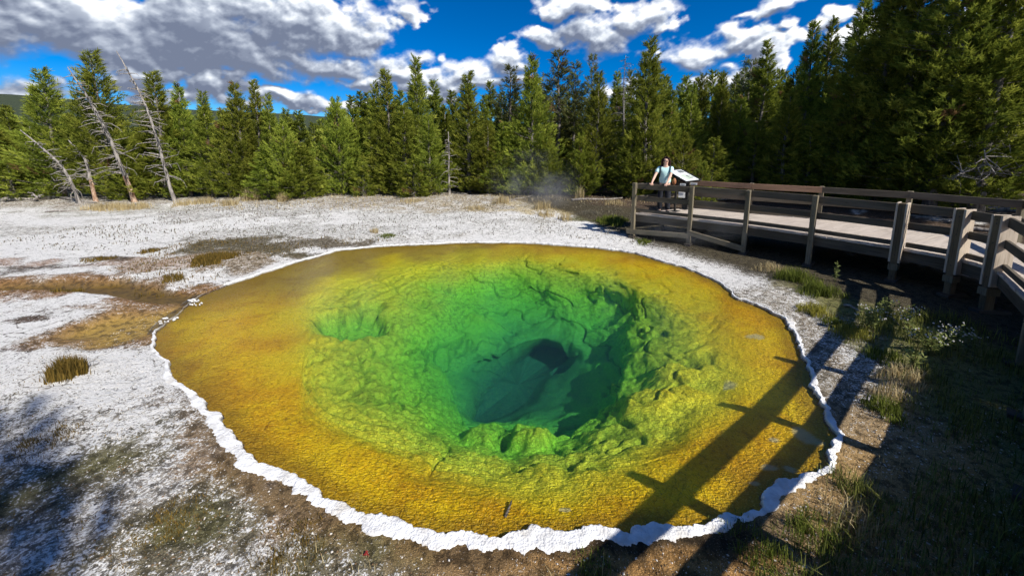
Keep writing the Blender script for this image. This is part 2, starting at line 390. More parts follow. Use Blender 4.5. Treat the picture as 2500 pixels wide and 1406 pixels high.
disp = slope * (.10 * (fbm(X * 1.2, Y * 1.2, Z * 2.5, o=5, seed=5) - .5) + (.06 + .04 * deepw) * lump * (1 - .55 * left) + .032 * lump2 * (1 - .2 * left)
       + .035 * (fold - .5) * left * (1 - deepw * .4) - .05 * crease) \
     + .010 * (.45 - cell) * slope + .010 * (fbm(X * 6, Y * 6, seed=6) - .5) + .007 * (fbm(X * 26, Y * 26, o=3, seed=9) - .5) * (1 - deepw)
disp = disp * (1 - sstep(tt, 5.5, 6.2))
big = .26 * deepw * (fbm(X * 1.3 + 3, Y * 1.3, Z * 1.6, o=3, seed=51) - .5)
rows = rows + NN * (disp + big)[..., None]
for px, py, dd, rx, ry, dz in [(862,775,.22,.62,.52,-.30),(905,740,.22,.30,.30,-.12),(1200,1058,.7,.42,.30,.16),(1295,1062,.65,.34,.34,.24),(1378,800,.8,.26,.26,-.22),(1500,720,.3,.5,.25,-.12),(1650,900,.2,.35,.3,.06),(1580,985,.3,.3,.3,.10),(1660,960,.2,.3,.25,.06),(1190,735,.5,.5,.2,.12),(1060,690,.3,.45,.16,-.12)]:
    c3 = at(px, py, -dd); dd_ = np.hypot((rows[..., 0] - c3[0]) / rx, (rows[..., 1] - c3[1]) / ry) + (fbm(X * 3, Y * 3, seed=int(px)) - .5) * .7
    rows[..., 2] += dz * (1 - sstep(dd_, .55, 1.1))
rows[..., 2] = np.where(tt < 1.3, np.minimum(rows[..., 2], -.004), rows[..., 2])
# last row closes to a point
mid = rows[-1].mean(0); rows = np.concatenate([rows, np.broadcast_to(mid, (1, NF, 3))]); NR += 1
def ext(a): a = np.asarray(a, float); return np.vstack([a, a[-1:]])
tt, X, Y, disp, slope, crease = map(ext, (tt * np.ones_like(X), X, Y, disp, slope, crease)); Zf = rows[..., 2]
zone = np.interp(-Zf + (fbm(X * 2.2, Y * 2.2, o=4, seed=62) - .5) * .12, [.05, .12, .22, .36, .6, .95, 1.4, 1.9], [0, .06, .18, .34, .52, .70, .88, 1])
cellv = ext(cell * (1 - sstep(tt[:-1], 4.6, 5.6)))
FV = np.vstack([rows.reshape(-1, 3), [mid]])
FF = grid_faces(NR, NF, True)
capf = np.array([[(NR - 1) * NF + j, (NR - 1) * NF + (j + 1) % NF, len(FV) - 1, len(FV) - 1] for j in range(NF)], np.int32)
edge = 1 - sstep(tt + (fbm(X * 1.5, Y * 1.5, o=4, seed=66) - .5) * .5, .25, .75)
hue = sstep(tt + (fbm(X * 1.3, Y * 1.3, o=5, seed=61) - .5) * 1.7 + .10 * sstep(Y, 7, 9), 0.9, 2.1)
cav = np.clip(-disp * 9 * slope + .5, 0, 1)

fm, T = mat('microbial_mat')
pos = T.n('ShaderNodeTexCoord').outputs['Object']
z_ = T.attr('zone')
nz = T.noise(pos, 1.1, 4, .6); nf = T.noise(pos, 24, 5, .65); ng = T.noise(pos, 75, 3, .6)
crk = T.vor(T.v('ADD', pos, T.v('MULTIPLY', T.noise(pos, 5, 3, color=True), (.2, .2, .2))), 13, 'DISTANCE_TO_EDGE')
shelf = T.ramp(T.m('ADD', nz, T.m('MULTIPLY_ADD', nf, .35, -.17)), [(.25, (.62, .29, .003)), (.42, (.84, .46, .003)), (.6, (.96, .64, .006)), (.8, (.93, .68, .03))])
tan = T.attr('tan'); shelf = T.mix(T.m('MULTIPLY', tan, .8), shelf, (.36, .255, .06))
green = T.ramp(T.m('ADD', T.m('MULTIPLY', z_, 1.0), T.m('MULTIPLY_ADD', nf, .24, -.12)),
               [(0, (.95, .68, .01)), (.15, (.92, .78, .04)), (.28, (.72, .74, .05)), (.42, (.54, .74, .05)), (.56, (.42, .80, .05)), (.72, (.26, .68, .07)), (.86, (.13, .44, .13)), (1, (.045, .17, .16))])  # mat colours; the deepest teal stands in for light scattered in deep water
pat = T.noise(pos, 2.6, 5, .65, .8); shelf = T.mix(T.m('MULTIPLY', T.ss(pat, .50, .64), .55), shelf, T.v('MULTIPLY', shelf, (.72, .60, .6)))
thr = T.noise(T.v('ADD', T.v('MULTIPLY', pos, (30, 9, 1)), T.v('MULTIPLY', T.noise(pos, 3, 2, color=True), (14, 14, 0))), 1.0, 3, .6); shelf = T.mix(T.m('MULTIPLY', T.ss(thr, .60, .68), .6), shelf, T.v('MULTIPLY', shelf, (.35, .28, .3)))
shelf = T.mix(T.m('MULTIPLY', T.attr('edge'), .75), shelf, (.36, .20, .008))
c = T.mix(T.attr('hue'), shelf, green)
c = T.mix(T.m('MULTIPLY', T.ss(ng, .5, .7), .5), c, T.mix(.5, c, (1.0, .85, .25)))
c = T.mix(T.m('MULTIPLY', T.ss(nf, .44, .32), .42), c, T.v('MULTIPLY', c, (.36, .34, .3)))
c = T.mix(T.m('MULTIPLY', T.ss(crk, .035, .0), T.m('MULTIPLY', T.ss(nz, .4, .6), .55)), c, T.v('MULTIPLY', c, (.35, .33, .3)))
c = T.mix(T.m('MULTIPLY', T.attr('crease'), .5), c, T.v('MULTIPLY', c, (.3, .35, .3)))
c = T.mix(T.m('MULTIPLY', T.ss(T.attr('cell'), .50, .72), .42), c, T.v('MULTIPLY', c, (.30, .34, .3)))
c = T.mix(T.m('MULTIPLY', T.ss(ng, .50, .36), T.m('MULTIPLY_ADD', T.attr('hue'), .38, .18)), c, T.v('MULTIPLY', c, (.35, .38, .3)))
c = T.mix(T.attr('pale'), c, (.62, .55, .30))
hb = T.m('ADD', T.m('MULTIPLY', nf, .6), T.m('ADD', T.m('MULTIPLY', ng, .35), T.m('MULTIPLY', T.ss(crk, 0, .06), .25)))
pbsdf(T, Base_Color=c, Roughness=.75, Specular_IOR_Level=.15, Normal=T.bump(hb, .8, .024))
# pale scabs on the right shelf and the tan tint of the thin left and back shelf
pale = np.zeros_like(X)
PN = (fbm(X * 7, Y * 7, o=3, seed=71) - .5) * 1.3
for px, py, rx, ry in [(1780,915,26,11),(1840,810,20,7),(1968,1055,22,26),(1930,1135,14,10),(1880,1130,22,9),(1840,1170,16,8),(1380,1225,12,6),(1890,1060,12,8)]:
    a = at(px, py); b = at(px + rx, py); c_ = at(px, py + ry)
    d = np.hypot((X - a[0]) / (b[0] - a[0]), (Y - a[1]) / abs(c_[1] - a[1])) + PN
    pale = np.maximum(pale, 1 - sstep(d, .7, 1.15))
pale *= .75 * (tt < 1.6)
tanw = np.clip(1 - sstep(X + (Y - 8) * -.5 + (fbm(X, Y, seed=77) - .5) * 2, -3.2, -.4), 0, 1) * sstep(Y, 5.5, 7.5)
tanw = np.clip(tanw + .5 * sstep(Y, 8.2, 9.8), 0, 1)
def cat1(a): a = np.asarray(a, float).reshape(-1); return np.append(a, a[-1])
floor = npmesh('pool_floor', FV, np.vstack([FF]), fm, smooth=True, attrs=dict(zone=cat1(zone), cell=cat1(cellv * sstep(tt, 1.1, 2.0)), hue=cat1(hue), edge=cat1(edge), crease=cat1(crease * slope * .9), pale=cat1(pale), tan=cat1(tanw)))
tag(floor, kind='structure')

# --- water: a closed body, clear at the top and absorbing red light on the way down
wth = np.linspace(-pi, pi, 240, endpoint=False); wr = np.interp(wth, np.append(TH, pi), np.append(RS0, RS0[0])) + .12
wv = [(PC[0] + r * cos(t), PC[1] + r * sin(t)) for r, t in zip(wr, wth)]
b = MB(); b.v = [(x, y, 0) for x, y in wv] + [(x, y + 3.0, -3.4) for x, y in wv]; b.uv = [(0, 0)] * 480
b.f = [tuple(range(240)), tuple(range(240, 480))[::-1]] + [(i, 240 + i, 240 + (i + 1) % 240, (i + 1) % 240) for i in range(240)]
wm, T = mat('clear_water')
pos = T.n('ShaderNodeTexCoord').outputs['Object']
rp = T.m('ADD', T.noise(pos, 9, 3), T.noise(T.v('MULTIPLY', pos, (1, 2.2, 1)), 26, 2))
bn = T.bump(rp, .12, .02)
gl = T.n('ShaderNodeBsdfGlossy', {'Roughness': .03, 'Normal': bn}); tr = T.n('ShaderNodeBsdfTransparent')
fr = T.n('ShaderNodeFresnel', {'IOR': 1.33, 'Normal': bn})
mx = T.n('ShaderNodeMixShader', {0: T.m('MULTIPLY', fr.outputs[0], .8), 1: tr.outputs[0], 2: gl.outputs[0]})
va = T.n('ShaderNodeVolumeAbsorption', {'Color': (.34, .82, .70, 1), 'Density': .52}); vs = T.n('ShaderNodeVolumeScatter', {'Color': (.55, .92, 1, 1), 'Density': .040})
T.n('ShaderNodeOutputMaterial', {0: mx.outputs[0], 1: T.n('ShaderNodeAddShader', {0: va.outputs[0], 1: vs.outputs[0]}).outputs[0]})
water = b.build('water', wm); tag(water, kind='structure')

# --- white crust round the rim
NC = 4200; CT = np.linspace(-pi, pi, NC, endpoint=False)
rs = np.interp(CT, np.append(TH, pi), np.append(RS, RS[0])); gp = np.interp(CT, np.append(TH, pi), np.append(GAP, GAP[0]))
cx_, cy_ = PC[0] + rs * np.cos(CT), PC[1] + rs * np.sin(CT)
near = 1 - sstep(cy_, 2.3, 7.0)
# measured widths along the bank, photo pixels of the outer edge -> metres
OUT = [(1100,1345),(1200,1356),(1000,1333),(960,1325),(930,1310),(840,1275),(745,1235),(700,1192),(640,1180),(592,1152),(560,1110),(510,1068),(478,1005),(445,955),(398,930),(402,895),(366,850),(372,800),(425,765),(500,705),(700,643),(900,599),(1130,588),(1300,589),(1450,600),(1620,633),(1700,656),(1790,712),(1880,752),(1942,782),(1968,840),(1985,900),(2010,955),(2036,1015),(2062,1058),(2058,1110),(2040,1150),(2000,1178),(1940,1212),(1900,1232),(1878,1250),(1850,1270),(1790,1290),(1700,1310),(1600,1332),(1500,1338),(1400,1343),(1300,1350)]
orr = radial(np.array([at(x, y, .03)[:2] for x, y in OUT]), PC, CT)
wout = np.clip(orr - rs, .03, .28) + jag(CT, .8, 40) * np.clip((orr - rs) * 9, .15, 1)
NX = 26; fr_ = np.linspace(0, 1, NX)[:, None]
off = -.02 + (wout + .02) * fr_
R = rs[None, :] + off * gp[None, :]
Xc, Yc = PC[0] + R * np.cos(CT), PC[1] + R * np.sin(CT)
prof = np.minimum(sstep(fr_, 0, .16), 1 - .55 * sstep(fr_, .7, 1.0))
hgt = prof * (.020 + .016 * fbm(Xc * 9, Yc * 9, o=3, seed=81)) + .003 * (.5 - worley(Xc * 18, Yc * 18, Xc * 0, 5)) * prof + .006 * (fbm(Xc * 60, Yc * 60, o=2, seed=3) - .5)
hgt = hgt * (.45 + .55 * near)
Zc = np.where(fr_ <= 0, -.03, hgt * (gp * .95 + .05) - .004 * (1 - gp)); Zc = np.where(fr_ >= 1, -.02, Zc)
cm, T = mat('white_sinter_crust')
pos = T.n('ShaderNodeTexCoord').outputs['Object']; n1 = T.noise(pos, 12, 5, .6); n2 = T.noise(pos, 70, 4, .7)
c = T.mix(T.ss(n1, .4, .7), (.80, .80, .79), (.60, .59, .57)); c = T.mix(T.m('MULTIPLY', T.ss(T.noise(pos, 3.3, 4), .52, .68), .5), c, (.52, .47, .38)); c = T.mix(T.ss(n2, .66, .78), c, (.4, .37, .30))
c = T.mix(T.m('MULTIPLY', T.ss(T.m('ADD', T.attr('rim'), T.m('MULTIPLY', n1, .3)), .98, 1.16), .8), c, (.22, .16, .09))
pbsdf(T, Base_Color=c, Roughness=.85, Specular_IOR_Level=.2, Normal=T.bump(T.m('ADD', n2, T.vor(pos, 60)), .6, .010))
crust = npmesh('sinter_rim', np.stack([Xc, Yc, Zc * np.ones_like(Xc)], -1).reshape(-1, 3), grid_faces(NX, NC, True), cm, smooth=True, attrs=dict(rim=(fr_ * np.ones_like(Xc)).ravel()))
tag(crust, kind='structure')

# ------------------------------------------------------------------ the ground: one sheet with the pool cut out, out to the hills
NG, NRG = 1500, 250
GT = np.linspace(-pi, pi, NG, endpoint=False)
offs = np.concatenate([[-.03], np.cumsum(.022 * 1.0335 ** np.arange(NRG - 1))])
Rg = shore_r(GT)[None, :] + offs[:, None]
GX, GY = PC[0] + Rg * np.cos(GT), PC[1] + Rg * np.sin(GT)
def seg_d(x, y, pts):
    best = np.full(np.shape(x), 1e9); P = [at(*p)[:2] for p in pts]
    for (a, b_), (c_, d_) in zip(P[:-1], P[1:]):
        t = np.clip(((x - a) * (c_ - a) + (y - b_) * (d_ - b_)) / ((c_ - a) ** 2 + (d_ - b_) ** 2), 0, 1)
        best = np.minimum(best, np.hypot(x - a - t * (c_ - a), y - b_ - t * (d_ - b_)))
    return best
CH = [(520,730),(420,730),(340,718),(250,712),(120,706),(0,712),(-150,735)]
CHB = [(470,760),(400,785),(330,800),(270,800)]
def chan(x, y):
    w = fbm(x * 1.3, y * 1.3, o=3, seed=90) - .5
    return 1 - sstep(seg_d(x, y, CH) + w * .5, .16, .42), 1 - sstep(seg_d(x, y, CHB) + w * .6, .28, .65)
def gheight(x, y):
    th = np.arctan2(y - PC[1], x - PC[0]); d = np.hypot(x - PC[0], y - PC[1]) - shore_r(th)
    ch, cb = chan(x, y); low = np.clip(ch + cb, 0, 1)
    h = .02 + .085 * sstep(d, .05, 1.6) + .10 * (fbm(x * .35, y * .35, o=3, seed=91) - .5) * sstep(d, .3, 2.5)
    h = h + .020 * (fbm(x * 2.2, y * 2.2, o=4, seed=92) - .5) * sstep(d, .1, .6) + .010 * (fbm(x * 13, y * 13, o=3, seed=93) - .5)
    near_ = 1 - sstep(np.hypot(x, y), 3, 9)
    h = h + near_ * .016 * (.5 - worley(x * 15, y * 15, x * 0, 4)) * sstep(d, .08, .3)
    h = h + .10 * sstep(x, 3.5, 6) * (fbm(x * .9, y * .9, seed=97) - .5) + .3 * sstep(np.hypot(x, y), 13, 24) * (fbm(x * .12, y * .12, seed=98) - .35)
    h = h * (1 - low) + low * (-.02)
    R_ = np.hypot(x, y)
    hill = sstep(R_, 120, 520) * (20 + 14 * fbm(x * .006 + 5, y * .006, seed=95) + 16 * sstep(-x, 60, 500))
    return h + hill
GZ = gheight(GX, GY); GZ[0] = -.03
xd = np.hypot(GX - PC[0], GY - PC[1]) - shore_r(GT)[None, :]
tint = np.zeros(GX.shape + (3,)); cover = np.zeros_like(GX)
tint[...] = (.25, .235, .205); cover[...] = .33
N1 = fbm(GX * .55, GY * .55, o=5, seed=101); N2 = fbm(GX * 1.7, GY * 1.7, o=5, seed=102); N3 = fbm(GX * .25, GY * .8, o=4, seed=103)
def lay(w, col, cov):
    global tint, cover
    w = np.clip(w, 0, 1)[..., None]; tint = tint * (1 - w) + np.array(col) * w; w = w[..., 0]; cover = cover * (1 - w) + cov * w
def ell(px, py, rx, ry, soft=.5, nz=N2):
    a = at(px, py); b_ = at(px + rx, py); c_ = at(px, py - ry); c2 = at(px, py + ry)
    ry_ = (c_[1] - c2[1]) / 2
    d = np.hypot((GX - a[0]) / (b_[0] - a[0]), (GY - a[1]) / ry_) + (nz - .5) * 2.2
    return 1 - sstep(d, 1 - soft, 1 + soft * .3)
lay(sstep(N3, .46, .62) * sstep(GY, 8, 11) * .8, (.22, .20, .15), .55)
# the strip before the trees, grey-green scree in the middle distance
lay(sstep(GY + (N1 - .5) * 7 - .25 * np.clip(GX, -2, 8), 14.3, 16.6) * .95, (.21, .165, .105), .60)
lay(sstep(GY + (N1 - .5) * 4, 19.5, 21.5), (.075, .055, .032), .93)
for e in [(350,518,260,16,(.22,.20,.12),.55),(640,525,330,20,(.22,.205,.17),.52),(900,565,330,18,(.16,.15,.11),.50),(1020,540,250,20,(.18,.17,.13),.46),(1250,565,300,16,(.22,.21,.18),.40),
          (1180,508,260,14,(.28,.22,.12),.6),(1330,515,150,20,(.36,.28,.12),.6),(1500,540,110,14,(.14,.14,.06),.75),(1480,500,120,10,(.20,.16,.08),.6),
          (600,612,200,26,(.10,.085,.05),.78),(760,600,120,14,(.12,.10,.07),.75),(520,650,150,22,(.20,.15,.09),.65),(350,655,160,22,(.27,.18,.11),.62),(90,663,120,16,(.13,.11,.09),.72),(0,655,220,12,(.30,.20,.14),.6),
          (250,640,70,8,(.08,.06,.04),.8),(100,795,70,16,(.10,.07,.05),.78),(60,870,50,14,(.15,.12,.10),.6),(60,730,260,22,(.24,.15,.09),.52),(340,745,170,30,(.25,.145,.07),.60),(200,765,190,18,(.30,.22,.15),.55)]:
    lay(ell(*e[:4]), e[4], e[5])
ch, cb = chan(GX, GY)
lay(1 - sstep(seg_d(GX, GY, CH) + (N2 - .5) * 1.1, .3, .75), (.21, .115, .045), .70)
lay(1 - sstep(seg_d(GX, GY, CHB) + (N2 - .5) * .9, .5, .95), (.23, .135, .055), .74)
lay(cb, (.27, .175, .035), .97)
lay(ch, (.11, .068, .012), 1.0)
# lower left: olive moss through the white
sw = sstep(-GY + .10 * GX + (N1 - .5) * 2.6, -4.5, -3.2) * (GX < 2.5) * (GX > -14)
lay(sw * .95, (.155, .135, .085), .66)
lay(sstep(N2, .54, .70) * sw * .8, (.12, .112, .045), .78)
lay(sstep(-N2, -.44, -.33) * sstep(-GY, -5, -2.6) * (GX < 0) * .8, (.30, .28, .25), .50)
# orange-brown earth hugging the near and right bank, dark right beside the crust
nb = 1 - sstep(GY + (N1 - .5) * 1.5 - .45 * np.clip(GX, 0, 9), 2.7, 4.2)
rgt = sstep(GX, -1.0, 1.0)
lay((1 - sstep(xd + (N2 - .5) * .5 - .15 * rgt, .18, .42)) * nb * (.55 + .45 * rgt), (.30, .17, .06), .82)
lay((1 - sstep(xd + (N2 - .5) * .3, .17, .27)) * nb * (.35 + .6 * rgt), (.05, .036, .02), .95)
rt = sstep(GX + (N1 - .5) * 1.0, 1.2, 2.2) * (1 - sstep(GY + (N1 - .5) * 1.5 - .25 * GX, 5.6, 6.6))
lay(rt * .9, (.22, .19, .14), .60)
lay(rt * (1 - sstep(GY + (N1 - .5) * 1.5, 3.2, 4.4)), (.32, .21, .09), .82)
lay(rt * sstep(xd + (N2 - .5) * 1.0, .75, 1.25), (.17, .165, .06), .88)
# dark soil under the boardwalk, tinted darker for deck shade, and forest floor behind
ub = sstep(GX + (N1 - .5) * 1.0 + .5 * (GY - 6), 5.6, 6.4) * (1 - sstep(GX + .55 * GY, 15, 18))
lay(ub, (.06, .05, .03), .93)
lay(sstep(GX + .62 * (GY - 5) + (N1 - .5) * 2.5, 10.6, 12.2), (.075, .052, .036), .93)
lay(sstep(N2, .58, .68) * sstep(GX + .62 * (GY - 5), 10.2, 11) * (GY < 15), (.40, .37, .34), .5)
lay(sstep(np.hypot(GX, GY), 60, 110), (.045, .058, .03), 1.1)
wet = np.clip(ch + .9 * cb, 0, 1)
gm, T = mat('sinter_ground')
pos = T.n('ShaderNodeTexCoord').outputs['Object']
big_ = T.noise(pos, 2.2, 4, .6); f1 = T.noise(pos, 11, 5, .68); f2 = T.noise(pos, 47, 4, .7); f3 = T.noise(pos, 130, 2, .6)
st = T.noise(T.v('MULTIPLY', pos, (1.2, 4.2, 1)), 5, 4, .6)
cov = T.attr('cover'); tn = T.attr('tint', 'Color')
fine = T.m('ADD', T.m('ADD', T.m('MULTIPLY', f1, .26), T.m('MULTIPLY', f2, .52)), T.m('ADD', T.m('MULTIPLY', big_, .14), T.m('MULTIPLY', st, .14)))
fine = T.m('MULTIPLY_ADD', T.m('SUBTRACT', fine, .53), 3.0, .5)
msk = T.ss(T.m('SUBTRACT', cov, fine), -.07, .10)
plt = T.vor(T.v('ADD', T.v('MULTIPLY', pos, (1, 1.5, 1)), T.v('MULTIPLY', T.noise(pos, 1.5, 4, color=True), (.9, .9, .9))), 2.1, 'DISTANCE_TO_EDGE')
msk = T.m('MAXIMUM', msk, T.m('MULTIPLY', T.ss(T.m('ADD', plt, T.m('MULTIPLY', f1, .05)), .055, .03), T.ss(big_, .42, .58)))
white = T.ramp(f2, [(.3, (.58, .555, .52)), (.5, (.75, .735, .70)), (.7, (.83, .82, .79))])
dark = T.mix(T.ss(f3, .45, .7), tn, T.v('MULTIPLY', tn, (1.9, 1.85, 1.8)))
dark = T.mix(T.ss(f1, .52, .40), dark, T.v('MULTIPLY', dark, (.42, .42, .42)))
c = T.mix(msk, white, dark)
c = T.mix(T.m('MULTIPLY', T.ss(f3, .68, .74), T.m('SUBTRACT', 1.0, T.ss(cov, .97, 1.0))), c, (.72, .70, .66))
rg = T.m('MULTIPLY_ADD', T.attr('wet'), -.50, .9)
hb = T.m('ADD', T.m('MULTIPLY', f1, .8), T.m('ADD', T.m('MULTIPLY', f2, .5), T.m('MULTIPLY', f3, .2)))
pbsdf(T, Base_Color=c, Roughness=rg, Specular_IOR_Level=T.m('MULTIPLY_ADD', T.attr('wet'), .3, .15),
      Normal=T.bump(hb, T.m('MULTIPLY_ADD', T.attr('wet'), -.8, .95), .05))
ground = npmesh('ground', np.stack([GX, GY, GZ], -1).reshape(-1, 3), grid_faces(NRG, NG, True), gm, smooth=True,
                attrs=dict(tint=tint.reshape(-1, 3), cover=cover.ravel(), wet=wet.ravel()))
tag(ground, kind='structure')
def gz(x, y): return float(gheight(np.array([float(x)]), np.array([float(y)]))[0])

# ------------------------------------------------------------------ the boardwalk
def wood(name, a, b, dk, rough=.8):
    m, T = mat(name); uv = T.n('ShaderNodeTexCoord').outputs['UV']; ob = T.n('ShaderNodeTexCoord').outputs['Object']
    g1 = T.noise(T.v('MULTIPLY', uv, (2.2, 55, 1)), 1.0, 5, .6, .4); g2 = T.noise(T.v('MULTIPLY', uv, (.8, 5, 1)), 1.0, 4); st = T.noise(ob, 1.7, 4)
    c = T.mix(T.ss(g2, .32, .66), a, b); c = T.mix(T.m('MULTIPLY', T.ss(g1, .50, .72), .75), c, dk); c = T.mix(T.m('MULTIPLY', T.ss(st, .55, .75), .4), c, dk)
    kn = T.vor(T.v('MULTIPLY', uv, (1.6, 9, 1)), 1.0); c = T.mix(T.m('MULTIPLY', T.ss(kn, .09, .04), .8), c, dk)
    pbsdf(T, Base_Color=c, Roughness=rough, Specular_IOR_Level=.2, Normal=T.bump(g1, .5, .004)); return m
M_RAIL = wood('weathered_rail_wood', (.072, .060, .043), (.125, .105, .078), (.024, .019, .014))
M_POST = wood('weathered_post_wood', (.13, .11, .072), (.23, .195, .13), (.05, .04, .025))
M_DECK = wood('deck_wood', (.42, .36, .305), (.54, .47, .40), (.25, .21, .17))
M_CORE = wood('dark_core_wood', (.10, .075, .045), (.16, .12, .07), (.04, .03, .02))
M_RED = wood('reddish_rail_wood', (.20, .12, .075), (.28, .17, .11), (.07, .045, .03))
M_NEWW = wood('pale_board_wood', (.44, .37, .285), (.54, .45, .35), (.25, .19, .13))
M_BEAM = wood('dark_beam_wood', (.06, .05, .04), (.09, .075, .06), (.03, .025, .02))
DZ = .80; RT = DZ + .863
FR = [at(1550, 448, RT), at(1690, 457, RT), at(1828, 466, RT), at(1992, 479, RT), at(2205, 498, RT), at(2352, 513, RT), at(2449, 529, RT)]
FR = [Vector(p[:2]) for p in FR] + [Vector(p) for p in [(6.18, 4.12), (5.08, 3.25), (4.0, 2.40), (2.66, 1.50), (1.34, .64), (-.5, .05), (-2.5, -.5)]]
BK = [Vector((5.62, 11.45)), None, Vector(at(1836, 448, RT)[:2]), Vector(at(2007, 456, RT)[:2]), Vector(at(2223, 468, RT)[:2]), None, Vector(at(2500, 489, RT)[:2]), Vector((8.35, 3.5))]
BK[1] = (BK[0] * .45 + BK[2] * .55); BK[5] = (BK[4] + BK[6]) / 2
for i in range(8, len(FR)):
    t = (FR[min(i + 1, len(FR) - 1)] - FR[i - 1]).normalized(); BK.append(FR[i] + Vector((-t.y, t.x)) * 2.2)
def v3(p, z): return Vector((p.x, p.y, z))
bw = empty('boardwalk', v3(FR[3], 0), label='weathered grey wooden boardwalk with post and rail fence curving round the pool', cat='boardwalk')
BO = v3(FR[3], 0)
class RB(MB):                                       # builder relative to the boardwalk's origin
    def build(s, name, m, parent=bw, **k):
        s.v = [tuple(Vector(p) - BO) for p in s.v]; return MB.build(s, name, m, parent, **k)
nf_ = len(FR)
inn = []                                            # unit vector pointing to the walking side at each front post
for i in range(nf_):
    a, b_ = FR[max(i - 1, 0)], FR[min(i + 1, nf_ - 1)]; t = ((FR[6] - FR[5]) if i == 6 else (b_ - a)).normalized(); n = Vector((-t.y, t.x))
    if n.dot(BK[i] - FR[i]) < 0: n = -n
    inn.append((t, n))
dk = RB()
dd_, mm_ = Vector((.90, .44)).normalized(), Vector((-.44, .90)).normalized()
Fd = [FR[i] + inn[i][1] * .045 for i in range(8)]; Bd = [BK[i] for i in (0, 2, 3, 4, 6, 7)]
def hit(poly, s):
    q = [mm_.dot(p) for p in poly]
    for k in range(len(q) - 1):
        if q[k] >= s >= q[k + 1]: return poly[k].lerp(poly[k + 1], (q[k] - s) / (q[k] - q[k + 1]))
    return poly[0] if s > q[0] else poly[-1]
def plank(P, w):
    jz = random.uniform(-.003, .003); d = (P[3] - P[0]).normalized() * random.uniform(-.012, .012); P[0] = P[0] + d; P[1] = P[1] + d
    o = (random.random() * 50, random.random() * 50); L = (P[3] - P[0]).length
    tp = [v3(p, DZ + jz) for p in P]; bt = [v3(p, DZ - .04 + jz) for p in P]
    dk.quad(tp, [(o[0], o[1]), (o[0], o[1] + w), (o[0] + L, o[1] + w), (o[0] + L, o[1])])
    for q in range(4): dk.quad([tp[q], bt[q], bt[(q + 1) % 4], tp[(q + 1) % 4]], [(o[0], o[1])] * 4)
    dk.quad(bt[::-1], [(o[0], o[1]), (o[0], o[1] + w), (o[0] + L, o[1] + w), (o[0] + L, o[1])])
s_ = mm_.dot(Fd[0]) - .01; s_end = mm_.dot(Fd[7])
while s_ > s_end + .01:
    s2 = max(s_ - .098, s_end); plank([hit(Fd, s_), hit(Fd, s2), hit(Bd, s2), hit(Bd, s_)], .1); s_ -= .103
BK_7 = hit(Bd, s_end)
for i in range(7, nf_ - 1):
    f0, f1 = FR[i] + inn[i][1] * .045, FR[i + 1] + inn[i + 1][1] * .045; b0, b1 = (BK_7 if i == 7 else BK[i]), BK[i + 1]
    n = max(2, int(max((f1 - f0).length, (b1 - b0).length) / .125))
    for k in range(n):
        u0, u1 = (k + .03) / n, (k + .97) / n; j = random.uniform(-.012, .012); jz = random.uniform(-.003, .003)
        P = [f0.lerp(f1, u0), f0.lerp(f1, u1), b0.lerp(b1, u1), b0.lerp(b1, u0)]
        d = (P[3] - P[0]).normalized() * j; P[0] += d; P[1] += d
        o = (random.random() * 50, random.random() * 50); L = (P[3] - P[0]).length
        tp = [v3(p, DZ + jz) for p in P]; bt = [v3(p, DZ - .04 + jz) for p in P]
        dk.quad(tp, [(o[0], o[1]), (o[0], o[1] + .14), (o[0] + L, o[1] + .14), (o[0] + L, o[1])])
        for q in range(4): dk.quad([tp[q], bt[q], bt[(q + 1) % 4], tp[(q + 1) % 4]], [(o[0], o[1])] * 4)
        dk.quad(bt[::-1], [(o[0], o[1]), (o[0], o[1] + .14), (o[0] + L, o[1] + .14), (o[0] + L, o[1])])
dk.build('deck', M_DECK)
def span(i, off, z, w, h, m, name, pts=FR, sgn=1, g0=.0, g1=.0, z1=None, up=(0, 0, 1)):
    a = pts[i] + inn[i][1] * off * sgn; b_ = pts[i + 1] + inn[i + 1][1] * off * sgn; d = (b_ - a).normalized()
    return RB().bar(v3(a + d * g0, z), v3(b_ - d * g1, z if z1 is None else z1), w, h, up).build(name, m, bevel=.004)
for i in range(nf_ - 1):
    pil0, pil1 = (.10 if 4 <= i <= 6 else .003), (.10 if 4 <= i + 1 <= 6 else .003)
    rj = random.uniform(-.006, .006)
    span(i, .095, RT - .078 + rj, .045, .155, M_RAIL, 'top_rail', g0=pil0, g1=pil1)
    span(i, .095, DZ + .44 + rj, .045, .135, M_RAIL, 'middle_rail', g0=pil0, g1=pil1)
    span(i, .125, DZ + .075, .05, .09, M_RAIL, 'kick_board', g0=pil0, g1=pil1)
    span(i, .10, DZ - .145, .05, .20, M_RAIL, 'fascia_board')
    span(i, .75, DZ - .135, .05, .18, M_BEAM, 'joist', z1=DZ - .135); span(i, 1.5, DZ - .135, .05, .18, M_BEAM, 'joist')
